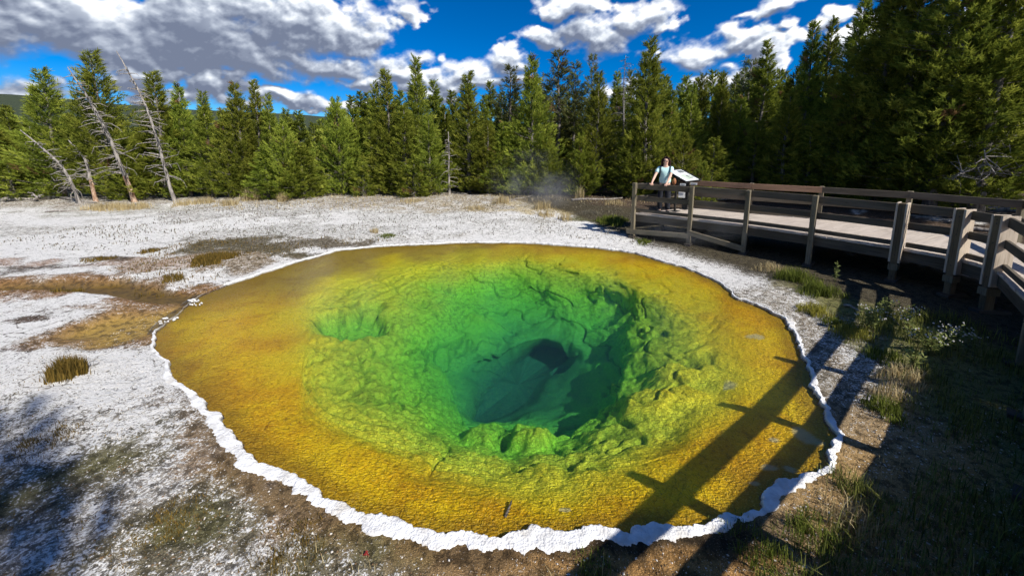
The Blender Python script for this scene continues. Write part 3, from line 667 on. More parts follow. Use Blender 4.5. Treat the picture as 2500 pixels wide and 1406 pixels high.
for i in range(nf_):
    t, n = inn[i]; p = FR[i]; g = gz(p.x, p.y) - .06; top = RT + .015 + (.05 if 8 <= i <= 10 else 0)
    po = RB().bar(v3(p, g), v3(p, top), .095, .14, (n.x, n.y, 0)).build('post', M_CORE if 4 <= i <= 6 else M_POST, bevel=.006)
    bo = RB()
    for zz in (RT - .05, RT - .11, DZ + .44, DZ - .12): bo.blob(v3(p - n * .071, zz), .011, 6, 4)
    bo.build('bolts', M_BEAM, po)
    if 4 <= i <= 6:
        for s in (-1, 1):
            q = p + t * .064 * s + n * .045
            o = RB().bar(v3(q, DZ - .27), v3(q, RT + .02), .030, .25, (n.x, n.y, 0)); o.v = [tuple(Vector(v)) for v in o.v]
            o = o.build('post_side_board', M_NEWW, po, bevel=.003)
        RB().bar(v3(p - n * .0, DZ - .42), v3(p, DZ - .30), .13, .20, (n.x, n.y, 0)).build('collar_block', M_POST, po)
    # footing pad, cross beam and the post on the far side
    RB().bar(v3(p - n * .16, g + .07), v3(p + n * .30, g + .07), .16, .07).build('footing_pad', M_BEAM)
    RB().bar(v3(p + n * .08, DZ - .34), v3(BK[i], DZ - .34), .05, .19).build('cross_beam', M_BEAM)
    if i < 12:
        q = p.lerp(BK[i], .5); RB().bar(v3(q, gz(q.x, q.y) - .05), v3(q, DZ - .44), .09, .09, (n.x, n.y, 0)).build('pile', M_BEAM)
        if i not in (0,): RB().bar(v3(p + n * .12, g + .14), v3(q - n * .06, DZ - .42), .04, .13).build('brace', M_BEAM)
# low boards closing the foot of the first bays
for (a, za, b_, zb) in ((0, .26, 1, .37), (1, .46, 2, .24)):
    RB().bar(v3(FR[a] - inn[a][1] * .09 + (Vector((-.12, .1)) if a == 0 else Vector((0, 0))), za), v3(FR[b_] - inn[b_][1] * .09, zb), .04, .135).build('skirt_board', M_POST, bevel=.004)
# back fence
for i in (0, 2, 3, 4, 6, 8, 10, 12):
    p = BK[i]; t, n = inn[i]
    RB().bar(v3(p, gz(p.x, p.y) - .05), v3(p, RT + .01), .09, .12, (n.x, n.y, 0)).build('post', M_POST, bevel=.005)
bp = [BK[i] for i in (0, 2, 3, 4, 6)]
for k in range(4):
    a, b_ = bp[k], bp[k + 1]; d = (b_ - a).normalized(); nn_ = Vector((-d.y, d.x)) * .07
    if nn_.dot(FR[3] - a) < 0: nn_ = -nn_
    for z, h, m, nm in ((RT - .08, .155, M_RED if k < 2 else M_RAIL, 'top_rail'), (DZ + .44, .13, M_RAIL, 'middle_rail'), (DZ + .06, .09, M_RAIL, 'kick_board')):
        RB().bar(v3(a + nn_, z), v3(b_ + nn_, z), .045, h).build(nm, m, bevel=.004)
for k in (6, 8, 10):
    for z, h in ((RT - .08, .155), (DZ + .44, .13)): RB().bar(v3(BK[k], z), v3(BK[k + 2], z), .045, h).build('top_rail' if z > 1.4 else 'middle_rail', M_RAIL)
# end fence of the platform
a, b_ = FR[0], BK[0]
for z, h, nm in ((RT - .078, .15, 'top_rail'), (DZ + .44, .13, 'middle_rail'), (DZ - .14, .20, 'fascia_board')):
    RB().bar(v3(a.lerp(b_, .03), z), v3(b_.lerp(a, .02), z), .045, h).build(nm, M_RAIL, bevel=.004)

# ------------------------------------------------------------------ the information panel
M_FRAME = simple('dark_metal_frame', (.045, .045, .045), .45, .3, 8, .6); M_WHITE = simple('panel_white', (.74, .77, .74), .35, .06, 6)
M_PIC = simple('panel_picture', (.16, .17, .17), .5, .8, 60); M_PAPER = simple('paper', (.70, .70, .68), .8, .1, 30); M_INK = simple('grey_ink', (.30, .31, .31), .7, .3, 40)
M_PAN2 = simple('panel_green_tint', (.50, .58, .46), .5, .2, 14)
sc_ = .95
def cs(px, py, z): p = Vector(at(px, py, z)); c = Vector((0, 0, CZ)); return c + (p - c) * sc_
A_, B_, C_, D_ = cs(1640, 416, 1.95), cs(1669, 413, 1.95), cs(1704, 441, 1.65), cs(1659, 446, 1.65)
cen = (A_ + B_ + C_ + D_) / 4; U_ = ((B_ - A_) + (C_ - D_)) / 2; V_ = ((A_ - D_) + (B_ - C_)) / 2
U_z = U_.copy(); U_z.z = 0; un = U_z.normalized(); V_ = V_ - un * V_.dot(un); vn_ = V_.normalized(); wn = un.cross(vn_).normalized(); UL, VL = U_z.length, V_.length
sg = empty('information_panel', v3(cen.xy, DZ), label='slanted white information panel in a dark frame standing on the boardwalk behind the woman', cat='information sign')
SO = v3(cen.xy, DZ)
class SB(MB):
    def build(s, name, m, parent=sg, **k):
        s.v = [tuple(Vector(p) - SO) for p in s.v]; return MB.build(s, name, m, parent, **k)
    def pl(s, u0, v0, u1, v1, lo, hi):            # a slab on the panel, u,v 0..1
        c = cen + un * ((u0 + u1) / 2 - .5) * UL + vn_ * ((v0 + v1) / 2 - .5) * VL
        return s.bar(c + wn * (lo + hi) / 2 - un * (u1 - u0) * UL / 2, c + wn * (lo + hi) / 2 + un * (u1 - u0) * UL / 2, (v1 - v0) * VL, hi - lo, wn)
fr_o = SB().pl(0, 0, 1, 1, -.05, 0).pl(0, 0, .03, 1, .001, .022).pl(.96, 0, 1, 1, .001, .03).pl(.031, .97, .959, 1, .001, .022).pl(.031, 0, .959, .02, .001, .018).build('frame', M_FRAME, bevel=.003)
pn = SB().pl(.035, .025, .955, .965, .002, .006).build('panel', M_WHITE)
for r in ((.55, .70, .88, .90), (.58, .22, .86, .46)): SB().pl(*r, .008, .011).build('picture', M_PIC, pn)
SB().pl(.62, .27, .82, .41, .0125, .0145).build('picture', M_PAN2, pn)
SB().pl(.34, .08, .54, .55, .008, .0095).build('diagram', M_PAN2, pn)
lines = SB()
for k in range(9): lines.pl(.08, .86 - k * .06, .08 + random.uniform(.18, .24), .872 - k * .06, .008, .009)
for k in range(4): lines.pl(.57, .58 - k * .03, .57 + random.uniform(.2, .28), .588 - k * .03, .008, .009)
lines.build('text_lines', M_INK, pn)
for f, m_ in ((.14, 'l'), (.80, 'r')):
    topc = cen + un * (f - .5) * UL - wn * .055; q = topc.xy
    lw = .045 if m_ == 'l' else .17
    lg = SB().bar(v3(q, DZ + .012), v3(q, topc.z), lw, .06, vn_.cross(un).cross(Vector((0, 0, 1))).normalized()).build('leg', M_FRAME)
    SB().bar(v3(q - un.xy * .14, DZ + .006), v3(q + un.xy * .14, DZ + .006), .2, .012).build('base_plate', M_FRAME, lg)
nl = (Vector((0, 0, CZ)) - cen); nl.z = 0; nl.normalize()
side = Vector((-nl.y, nl.x, 0))
def card(px, py, wpx, hpx, Y, name, m, par):
    c = Vector(atd(px, py, Y)); w = wpx / 903 * Y; h = hpx / 903 * Y
    b = SB().bar(c - side * w / 2, c + side * w / 2, .008, h).build(name, m, par); return c, w, h
YD = min(A_.y, B_.y, C_.y, D_.y)
for px, py, w, h in ((1667, 451, 13, 5.5), (1694, 449, 15, 5)):
    c, w_, h_ = card(px, py, w, h, YD - .02, 'label_plate', M_PAPER, sg)
    tb = SB()
    for k in range(4): tb.bar(c + nl * .008 + side * (-.38 + k * .2) * w_ * (1), c + nl * .008 + side * (-.38 + k * .2 + .13) * w_, .004, h_ * .5)
    tb.build('print', M_INK, sg)
card(1664.5, 475.5, 15, 15, YD + .2, 'paper_notice', M_PAPER, sg)

# ------------------------------------------------------------------ the woman at the rail
def skinmesh(name, verts, edges, rad, m, parent, sub=2, root=0):
    me = bpy.data.meshes.new(name); me.from_pydata([tuple(v) for v in verts], edges, []); me.materials.append(m)
    o = link(bpy.data.objects.new(name, me), parent)
    sk = o.modifiers.new('skin', 'SKIN'); sk.use_smooth_shade = True; sk.branch_smoothing = .3
    lay_ = me.skin_vertices[0].data if len(me.skin_vertices) else None
    if lay_ is None:
        import bmesh
        bm = bmesh.new(); bm.from_mesh(me); bm.verts.layers.skin.verify(); bm.to_mesh(me); bm.free(); lay_ = me.skin_vertices[0].data
    for i, r in enumerate(rad): lay_[i].radius = (r, r) if not isinstance(r, tuple) else r; lay_[i].use_root = (i == root)
    sb = o.modifiers.new('sub', 'SUBSURF'); sb.levels = sub; sb.render_levels = sub
    return o
M_SKIN = simple('skin', (.68, .42, .31), .55, .05, 30); M_SHIRT = simple('pale_blue_shirt', (.56, .80, .77), .85, .08, 14); M_PANT = simple('dark_trousers', (.018, .02, .028), .8, .4, 20)
M_HAIR = simple('dark_hair', (.030, .012, .010), .6, .5, 60, spec=.15); M_PACK = simple('dark_strap', (.02, .03, .04), .6, .3, 20); M_GLASS = simple('dark_glasses', (.01, .008, .008), .15, .1, 5, spec=.8)
M_LIP = simple('lips', (.50, .14, .12), .5, .05, 9); M_TEETH = simple('teeth', (.85, .82, .78), .4, .02, 9); M_SHOE = simple('shoe', (.03, .03, .03), .7, .3, 20); M_BAG = simple('tan_bag', (.30, .12, .05), .6, .2, 20)
PX_, PY_ = 4.36, 10.50; TH_ = radians(-26)
wmn = empty('person', (PX_, PY_, DZ), TH_, label='woman in pale blue t-shirt, dark trousers and sunglasses leaning her hands on the rail', cat='person')
def loc(p): d = Vector(p) - Vector((PX_, PY_, DZ)); c, s_ = cos(-TH_), sin(-TH_); return Vector((d.x * c - d.y * s_, d.x * s_ + d.y * c, d.z))
HL, HR = loc(atd(1591, 450.5, 10.22)), loc(atd(1627, 453.0, 10.02))
HL.z = HR.z = RT - DZ + .028
B0 = [(0, .01, .86), (0, 0, 1.0), (0, -.01, 1.17), (0, .01, 1.30), (0, .0, 1.385), (0, -.01, 1.43), (0, -.018, 1.47), (0, -.012, 1.53), (0, 0, 1.58)]
R0 = [(.16, .11), (.135, .10), (.15, .11), (.11, .08), (.052, .055), (.055, .065), (.066, .082), (.072, .088), (.052, .06)]
E0 = [(i, i + 1) for i in range(8)]
BV, BR, BE = list(map(Vector, B0)), list(R0), list(E0)
def chain(start, pts, rs):
    k = start
    for p, r in zip(pts, rs): BV.append(Vector(p)); BR.append(r); BE.append((k, len(BV) - 1)); k = len(BV) - 1
    return k
arms = {}
for s_, H in ((-1, HL), (1, HR)):
    sh = Vector((.165 * s_, .01, 1.305)); el_ = (sh + H) / 2 + Vector((.022 * s_, .05, -.01))
    wr_ = H + (el_ - H).normalized() * .06 + Vector((0, 0, .015))
    k = chain(3, [sh, sh.lerp(el_, .5), el_, el_.lerp(wr_, .55), wr_], [.052, .046, .038, .034, .025])
    fd = Vector((-.15 * s_, -1, 0)).normalized(); sd = Vector((fd.y, -fd.x, 0)) * s_
    palm = H + fd * .03; kp = chain(k, [palm], [(.034, .016)])
    for q, (ln, off_) in enumerate(((.062, -.03), (.072, -.011), (.068, .010), (.054, .030))):
        b0 = palm + sd * off_ + fd * .022
        chain(kp, [b0, b0 + fd * ln * .45 + Vector((0, 0, .004)), b0 + fd * ln * .8 + Vector((0, 0, -.022)), b0 + fd * ln * .8 + Vector((0, 0, -.048))], [.0095, .009, .008, .0075])
    t0 = H - sd * .032; chain(kp, [t0, t0 - sd * .022 + fd * .025, t0 - sd * .02 + fd * .05 - Vector((0, 0, .02))], [.011, .010, .008])
    arms[s_] = (sh, el_, wr_)
for s_ in (-1, 1): chain(0, [(.085 * s_, .01, .78), (.095 * s_, -.01, .46), (.10 * s_, .02, .10), (.105 * s_, -.05, .045), (.11 * s_, -.14, .035)], [(.085, .09), .058, .038, .038, .032])
body = skinmesh('body', BV, BE, BR, M_SKIN, wmn)
# shirt
SV = [Vector(p) for p in [(0, 0, .84), (0, -.005, .98), (0, -.03, 1.16), (0, -.005, 1.28), (0, .01, 1.335)]]; SR = [(.185, .135), (.165, .13), (.175, .145), (.15, .105), (.09, .07)]
SE = [(0, 1), (1, 2), (2, 3), (3, 4)]
for s_ in (-1, 1):
    sh, el_, wr_ = arms[s_]; k = 3
    for p, r in ((sh, .066), (sh.lerp(el_, .45), .064), (sh.lerp(el_, .68), .066)): SV.append(p); SR.append(r); SE.append((k, len(SV) - 1)); k = len(SV) - 1
skinmesh('shirt', SV, SE, SR, M_SHIRT, wmn)
TV = [Vector(p) for p in [(0, .01, .93), (0, .01, .84)]]; TR = [(.165, .12), (.18, .13)]; TE = [(0, 1)]
for s_ in (-1, 1):
    k = 1
    for p, r in (((.09 * s_, .01, .70), .105), ((.10 * s_, -.01, .44), .082), ((.105 * s_, .02, .10), .078)): TV.append(Vector(p)); TR.append(r); TE.append((k, len(TV) - 1)); k = len(TV) - 1
skinmesh('trousers', TV, TE, TR, M_PANT, wmn)
for s_ in (-1, 1): MB().blob((.11 * s_, -.06, .05), (.056, .15, .055), 12, 8).build('shoe', M_SHOE, wmn, smooth=True)
# face
MB().loft([[Vector((x * a, -.092 - q, z)) for x, z in ((-1, 1.515), (-.4, 1.513), (.4, 1.513), (1, 1.515), (.9, 1.487), (.35, 1.484), (-.35, 1.484), (-.9, 1.487))] for a, q in ((.056, -.012), (.056, .006), (.048, .010))]).build('sunglasses', M_GLASS, wmn, smooth=False)
MB().blob((0, -.108, 1.478), (.012, .016, .024), 8, 6).build('nose', M_SKIN, wmn, smooth=True)
MB().blob((0, -.094, 1.440), (.026, .010, .010), 10, 6).build('mouth', M_LIP, wmn, smooth=True)
MB().blob((0, -.1, 1.441), (.018, .006, .005), 8, 4).build('teeth', M_TEETH, wmn, smooth=True)
for s_ in (-1, 1): MB().blob((.072 * s_, .0, 1.49), (.010, .02, .03), 8, 6).build('ear', M_SKIN, wmn, smooth=True)
# shoulder-length hair: cap, fringe and the two falls beside the face
hb_ = MB().blob((0, .034, 1.530), (.092, .092, .092), 20, 14, jit=.05, seed=3)
for s_ in (-1, 1):
    hb_.tube([(.070 * s_, -.02, 1.585), (.092 * s_, -.015, 1.51), (.102 * s_, .0, 1.43), (.092 * s_, .0, 1.365), (.075 * s_, -.01, 1.33)], [.026, .028, .034, .032, .014], 8)
    hb_.tube([(.01 * s_, -.045, 1.617), (.045 * s_, -.062, 1.595), (.076 * s_, -.045, 1.54)], [.020, .018, .012], 8)
hb_.tube([(0, .08, 1.52), (0, .085, 1.42), (0, .06, 1.33)], [.07, .075, .04], 10)
hb_.build('hair', M_HAIR, wmn, smooth=True)
for s_ in (-1, 1): MB().tube([(.10 * s_, .10, 1.30), (.118 * s_, .03, 1.385), (.125 * s_, -.07, 1.33), (.125 * s_, -.135, 1.20), (.15 * s_, -.10, 1.08), (.165 * s_, .03, 1.02)], [.017] * 6, 6).build('backpack_strap', M_PACK, wmn, smooth=True)
pk = MB().blob((0, .20, 1.12), (.15, .10, .24), 14, 10); pk.build('backpack', M_PACK, wmn, smooth=True)
MB().blob((.24, .10, .92), (.055, .10, .10), 12, 8).build('hip_bag', M_BAG, wmn, smooth=True)

# ------------------------------------------------------------------ conifers
def leafmat(name, cols):
    m, T = mat(name); t = T.attr('tone'); r = T.n('ShaderNodeObjectInfo').outputs['Random']
    c = T.ramp(t, [(i / (len(cols) - 1) * .94, c) for i, c in enumerate(cols)] + [(1.0, (.24, .15, .06))])
    hs = T.n('ShaderNodeHueSaturation', {'Hue': T.m('MULTIPLY_ADD', r, .022, .480), 'Saturation': .96, 'Value': T.m('MULTIPLY_ADD', r, .5, .75), 'Color': c})
    d = T.n('ShaderNodeBsdfDiffuse', {'Color': hs.outputs[0]}); tl = T.n('ShaderNodeBsdfTranslucent', {'Color': hs.outputs[0]})
    T.n('ShaderNodeOutputMaterial', {0: T.n('ShaderNodeMixShader', {0: .38, 1: d.outputs[0], 2: tl.outputs[0]}).outputs[0]}); return m
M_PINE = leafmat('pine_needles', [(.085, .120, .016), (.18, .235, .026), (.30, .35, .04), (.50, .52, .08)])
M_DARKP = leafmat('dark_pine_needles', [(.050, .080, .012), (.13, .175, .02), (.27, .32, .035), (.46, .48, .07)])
M_OLD = leafmat('thin_needles', [(.075, .09, .035), (.14, .16, .05), (.20, .22, .07), (.28, .24, .10)])
def bark(name, a, b):
    m, T = mat(name); ob = T.n('ShaderNodeTexCoord').outputs['Object']
    n = T.noise(T.v('MULTIPLY', ob, (14, 14, 3)), 1, 5, .65); pbsdf(T, Base_Color=T.mix(T.ss(n, .35, .65), a, b), Roughness=.9, Normal=T.bump(n, .8, .02)); return m
M_BARK = bark('pine_bark', (.09, .078, .065), (.26, .23, .20)); M_DEAD = bark('dead_wood', (.13, .115, .10), (.34, .31, .275)); M_DEADR = bark('rusty_dead_wood', (.20, .10, .05), (.45, .33, .24)); M_TWIG = bark('grey_twigs', (.13, .12, .11), (.26, .25, .23))
def crown_arrays(h, rmax, base, seed, nwh, nbr, ntuft, K, nl, nw, prof, rise, gapp=0.0, lean=0.0):
    r = np.random.default_rng(seed); P = []; Dr = []; tone = []; tw = MB()
    zs = base + (h - base) * (1 - (1 - np.linspace(0, .985, nwh)) ** 1.05)
    lob = r.random(6) * 6.28
    for zi, z in enumerate(zs):
        t = (z - base) / (h - base)
        for b in range(nbr if t < .85 else 4):
            az = r.random() * 2 * pi
            if r.random() < gapp * (1 - t * .6): continue
            L = rmax * prof(t) * (.5 + .62 * r.random() ** .8) * (1 + .16 * sin(az * 2 + lob[0] + z) + .12 * sin(az * 3 + lob[1] - z * 1.7)) + .10
            if r.random() < .05: L *= 1.3
            z0 = z + r.normal() * .06; o = np.array([cos(az), sin(az)]); sl = rise * (.15 + t * .9) - .12
            n = max(3, int(ntuft * (L / rmax) ** .8 + 2.5))
            s = 1 - r.random(n) ** 1.5 * .82
            lat = r.normal(size=n) * .20 * L * (1.15 - s)
            x = o[0] * s * L - o[1] * lat; y = o[1] * s * L + o[0] * lat
            zz = z0 + L * (sl * s + .30 * rise * s ** 2.2) + r.normal(size=n) * .05 * (1 + L)
            P.append(np.stack([x, y, zz], -1))
            up = .55 + .5 * t * np.ones(n) + .25 * r.random(n)
            d = np.stack([o[0] - o[1] * lat * 1.5 / (L + .1) + r.normal(size=n) * .3, o[1] + o[0] * lat * 1.5 / (L + .1) + r.normal(size=n) * .3, up * 1.1], -1)
            Dr.append(d / np.linalg.norm(d, axis=1, keepdims=True))
            tb = r.random() * .35; tn = np.clip(tb + r.random(n) * .45 + .22 * s * s - .10, 0, .9)
            if r.random() < .012: tn[:] = 1.0
            tone.append(tn)
            if L > .35 and r.random() < .5:
                tw.tube([(0, 0, z0), (o[0] * L * .5, o[1] * L * .5, z0 + L * sl * .5), (o[0] * L * .85, o[1] * L * .85, z0 + L * (sl + .2 * rise) * .85)], [.018, .011, .004], 3, cap=False)
    P, Dr, tone = np.vstack(P), np.vstack(Dr), np.concatenate(tone); N = len(P)
    P = np.repeat(P, K, 0); D = np.repeat(Dr, K, 0); tn = np.repeat(tone, K)
    rr = r.normal(size=P.shape); rr -= (rr * D).sum(1, keepdims=True) * D; rr /= np.linalg.norm(rr, axis=1, keepdims=True)
    sp_ = r.random((len(P), 1)); base_ = P + D * (nl * 1.6 * (sp_ - .2))
    nd = D * .85 + rr * .55; nd /= np.linalg.norm(nd, axis=1, keepdims=True)
    ln = nl * (.7 + .6 * r.random((len(P), 1))); w = np.cross(nd, r.normal(size=P.shape)); w /= np.linalg.norm(w, axis=1, keepdims=True)
    V = np.stack([base_ - w * nw / 2, base_ + w * nw / 2, base_ + nd * ln], 1).reshape(-1, 3)
    V[:, 0] += lean * (V[:, 2] / h) ** 2
    Fc = np.arange(len(V)).reshape(-1, 3); at_ = np.repeat(np.clip(tn + (r.random(len(tn)) - .5) * .12, 0, 1) * (tn < .99) + (tn >= .99), 3)
    return V, Fc, at_, tw
full = lambda t: (1 - t) ** 1.25 * 1.16 * (.62 + .38 * min(1, t * 4))
slim = lambda t: (1 - t) ** 1.4 * 1.22 * (.75 + .25 * min(1, t * 5))
bush = lambda t: (1 - t ** 1.25) ** 1.2 * 1.05 * (.75 + .25 * min(1, t * 3))
topy = lambda t: (.35 + .65 * sin(pi * min(1, t * 1.15 + .08))) * (1 - t) ** .45
PROTO = {}
def proto(key, h, rmax, base, seed, nwh, nbr, ntuft, K, nl, nw, prof, rise, gapp=0, needle=None, r0=.09, lean=0):
    nw *= .78; nl *= .95; K += 2
    V, Fc, tn, tw = crown_arrays(h, rmax, base, seed, nwh, nbr, ntuft, K, nl, nw, prof, rise, gapp, lean)
    o = npmesh('crown', V, Fc, needle, attrs=dict(tone=tn)); c_me = o.data; bpy.data.objects.remove(o)
    r = random.Random(seed); b = MB()
    pts = [(sin(i * .9 + seed) * .03 + lean * (i / 8) ** 2, cos(i * 1.3 + seed) * .03, h * i / 8.2 - (.15 if i == 0 else 0)) for i in range(9)]
    b.tube(pts, [r0 * (1.25 if i == 0 else 1) * (1 - i / 8.6) + .008 for i in range(9)], 7)
    for k in range(34):                                # bare dead twigs low on the trunk
        z = r.uniform(.25, max(base, .9) + .6); a = r.uniform(0, 6.28); L = r.uniform(.3, .9) * rmax * .7
        b.tube([(0, 0, z), (cos(a) * L * .5, sin(a) * L * .5, z + r.uniform(-.08, .08)), (cos(a) * L, sin(a) * L, z - r.uniform(0, .3))], [.014, .009, .003], 3, cap=False)
    o = b.build('trunk', M_BARK, smooth=True); t_me = o.data; bpy.data.objects.remove(o)
    o = tw.build('branches', M_BARK); b_me = o.data; bpy.data.objects.remove(o)
    PROTO[key] = (c_me, t_me, b_me, h, rmax)
proto('full1', 6.5, 1.25, .15, 1, 46, 8, 12, 8, .145, .036, full, .75, 0, M_PINE)
proto('full2', 6.5, 1.30, .25, 2, 42, 8, 12, 8, .145, .036, full, .9, .06, M_PINE)
proto('slim1', 7.0, .95, .3, 3, 48, 7, 10, 8, .140, .034, slim, .9, .04, M_PINE)
proto('slim2', 7.5, 1.0, .4, 4, 46, 7, 10, 8, .150, .036, slim, .7, .10, M_PINE)
proto('bush', 5.5, 1.7, .1, 5, 38, 9, 15, 8, .155, .040, bush, .9, .03, M_PINE)
proto('small', 2.2, .75, .05, 6, 20, 8, 8, 8, .11, .030, full, .9, 0, M_PINE)
proto('sparse', 9.0, .95, 3.6, 7, 30, 6, 7, 7, .150, .036, topy, .5, .25, M_OLD, .10)
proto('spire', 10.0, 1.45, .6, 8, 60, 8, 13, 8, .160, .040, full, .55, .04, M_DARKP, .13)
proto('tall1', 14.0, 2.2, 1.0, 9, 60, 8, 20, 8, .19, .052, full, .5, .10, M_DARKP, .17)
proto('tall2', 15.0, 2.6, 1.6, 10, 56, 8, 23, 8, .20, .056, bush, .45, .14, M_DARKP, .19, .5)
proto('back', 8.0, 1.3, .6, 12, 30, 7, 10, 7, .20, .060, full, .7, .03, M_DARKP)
def deadcrown(h, r0, n, seed, lmax, droop=.5):
    r = random.Random(seed); b = MB()
    b.tube([(sin(i * 1.1) * .04, cos(i) * .04, h * i / 8 - .1 * (i == 0)) for i in range(9)], [r0 * (1 - i / 8.3) + .006 for i in range(9)], 6)
    c = MB()
    for k in range(n):
        t = (k + r.random()) / n; z = h * (.18 + .8 * t); a = r.uniform(0, 6.28); L = lmax * (1 - .75 * t) * r.uniform(.4, 1.1) + .08
        d = Vector((cos(a), sin(a), 0)); p = [Vector((0, 0, z)), Vector((0, 0, z)) + d * L * .5 + Vector((0, 0, .06 * L)), Vector((0, 0, z)) + d * L + Vector((0, 0, -droop * L * r.uniform(-.1, .9)))]
        c.tube(p, [.016, .010, .004], 3, cap=False)
        for q in range(3):
            s_ = r.uniform(.3, .9); e = p[0].lerp(p[2], s_); dd = Vector((r.gauss(0, 1), r.gauss(0, 1), r.gauss(0, .5))).normalized() * L * .35
            c.tube([e, e + dd * .6, e + dd + Vector((0, 0, -.05))], [.008, .006, .003], 3, cap=False)
    return b, c
b, c = deadcrown(8, .09, 120, 5, 1.1, .2); o1 = b.build('trunk', M_TWIG, smooth=True); o2 = c.build('twigs', M_TWIG); PROTO['dead'] = (o2.data, o1.data, None, 8, 1.0)
bpy.data.objects.remove(o1); bpy.data.objects.remove(o2)
def tree(x, y, h, w, key, label, cat, name, group, rz=None, simple_=False):
    c_me, t_me, b_me, hp, rp = PROTO[key]
    e = empty(name, (x, y, gz(x, y) - .05), random.uniform(0, 6.28) if rz is None else rz, label=label, cat=cat, group=group)
    sxy = w / (2 * rp); e.scale = (sxy, sxy, h / hp)
    link(bpy.data.objects.new('trunk', t_me), e)
    cr = link(bpy.data.objects.new('dead_twigs' if key == 'dead' else 'crown', c_me), e)
    if b_me and not simple_: link(bpy.data.objects.new('branches', b_me), cr)
    return e
def ptree(px, ytop, Y, wpx, key, label, cat='pine tree', name='pine_tree', group='front row of young pines', **k):
    x, _, zt = atd(px, ytop, Y); return tree(x, Y, zt - gz(x, Y) + .05, wpx / 903 * Y, key, label, cat, name, group, **k)
G1 = 'pines standing along the edge of the forest'
for px, yt, Y, w, key, lab in [
 (100,178,17.6,170,'full2','broad bushy pine with a ragged many-pointed top at the far left'),
 (-50,285,17.2,180,'full2','pine cut by the left edge of the photo'),
 (20,400,16.8,110,'small','low pale bushy pine at the left edge under the taller ones'),
 (222,135,17.8,170,'full2','tall pointed pine just right of the longest leaning dead trunk, tallest on the left'),
 (300,330,17.6,120,'bush','short round pine crown between two leaning dead trunks'),
 (372,182,18.2,130,'slim1','pine with an open whorled top behind the rightmost leaning dead trunk'),
 (434,212,18.6,110,'full1','stout pine right of the leaning dead trunks with a blunt top'),
 (494,232,18.4,90,'slim2','small pointed pine between the blunt-topped pine and the twin-topped one'),
 (540,270,18.2,90,'full1','low pine tip left of the twin-topped pine'),
 (572,208,18.6,120,'full1','dense bright green pine with white clouds behind its tip, left of centre'),
 (619,203,19.0,80,'slim1','thin pine with a narrow spire next to the dense bright green pine'),
 (652,238,18.8,80,'slim2','thin whorled pine just right of the narrow spire'),
 (690,300,18.0,110,'bush','low spreading pine with loose side shoots, left of the pair of distant spires'),
 (645,360,17.8,110,'full2','yellow-green pine reaching the ground left of the dark gap'),
 (730,350,18.2,130,'full1','yellow-green bushy pine beside the dark gap at the left of the clearing'),
 (820,248,19.6,150,'bush','broad round-topped pine left of the clearing, standing over a dark hollow'),
 (868,300,20.2,90,'full1','low pine filling the gap right of the round-topped one'),
 (914,208,19.8,90,'slim2','slim pine, left one of a close pair at the back of the clearing'),
 (941,178,19.8,110,'slim1','slim pine, taller right one of a close pair at the back of the clearing'),
 (1014,150,20.6,110,'slim2','tall pine with a tufted open top left of the thin dead trunk'),
 (985,260,19.2,130,'full1','full pine in front of the tufted one, skirt touching the pale ground'),
 (1045,290,19.0,120,'full2','full pine with a rusty skirt left of the thin dead trunk'),
 (1085,262,22.5,90,'back','dark pine directly behind the thin dead trunk'),
 (1142,183,20.2,120,'slim1','slender pine right of the thin dead trunk, leading shoot high'),
 (1190,300,19.6,110,'full2','low pine between the slender one and the steam wisp'),
 (1246,165,21.5,110,'sparse','tall thin pine with a bare open top near the centre cloud'),
 (1230,300,19.8,120,'full1','hazy pine behind the steam wisp'),
 (1300,146,19.8,150,'full1','large conical pine standing right behind the steam wisp'),
 (1335,330,19.3,110,'full2','short pine leaning out at the foot of the large conical one'),
 (1366,128,22.0,130,'sparse','tall old pine with a bare lower trunk between two dense cones'),
 (1405,158,22.0,90,'sparse','narrow old pine just right of the bare-trunked one'),
 (1448,138,21.5,70,'sparse','very thin half-bare pine with a dark twiggy top'),
 (1462,188,19.4,130,'full2','dark dense pine with a drooping skirt left of the boardwalk end'),
 (1420,330,19.0,110,'bush','low bushy pine left of the dark drooping one'),
 (1588,103,18.6,160,'full1','great dense pointed pine right of the dead one, tallest near the boardwalk end'),
 (1545,300,18.4,110,'full2','low pine at the left foot of the great dense one'),
 (1642,230,19.5,80,'slim1','small spire tucked against the right side of the great dense pine'),
 (1690,235,19.6,110,'full2','light green pine above the information panel'),
 (1718,190,20.2,80,'slim2','thin pine with a pale bare stem right of the information panel'),
 (1765,188,20.4,100,'full1','pointed pine with a bright top, second right of the information panel'),
 (1670,330,17.2,120,'bush','spreading pine with pale grey lower twigs behind the information panel'),
 (1745,340,17.6,120,'full2','bushy pine with pale lichen branches above the far rail'),
 (1812,240,20.0,110,'full1','green pine left of the half-dead ones on the right'),
 (1850,300,18.6,110,'slim1','slim green pine in front of the dark spire'),
 (1835,150,22.0,100,'sparse','half-dead pine with a grey twiggy top beside the dark spire')]:
    ptree(px, yt, Y, w, key, lab, group=G1)
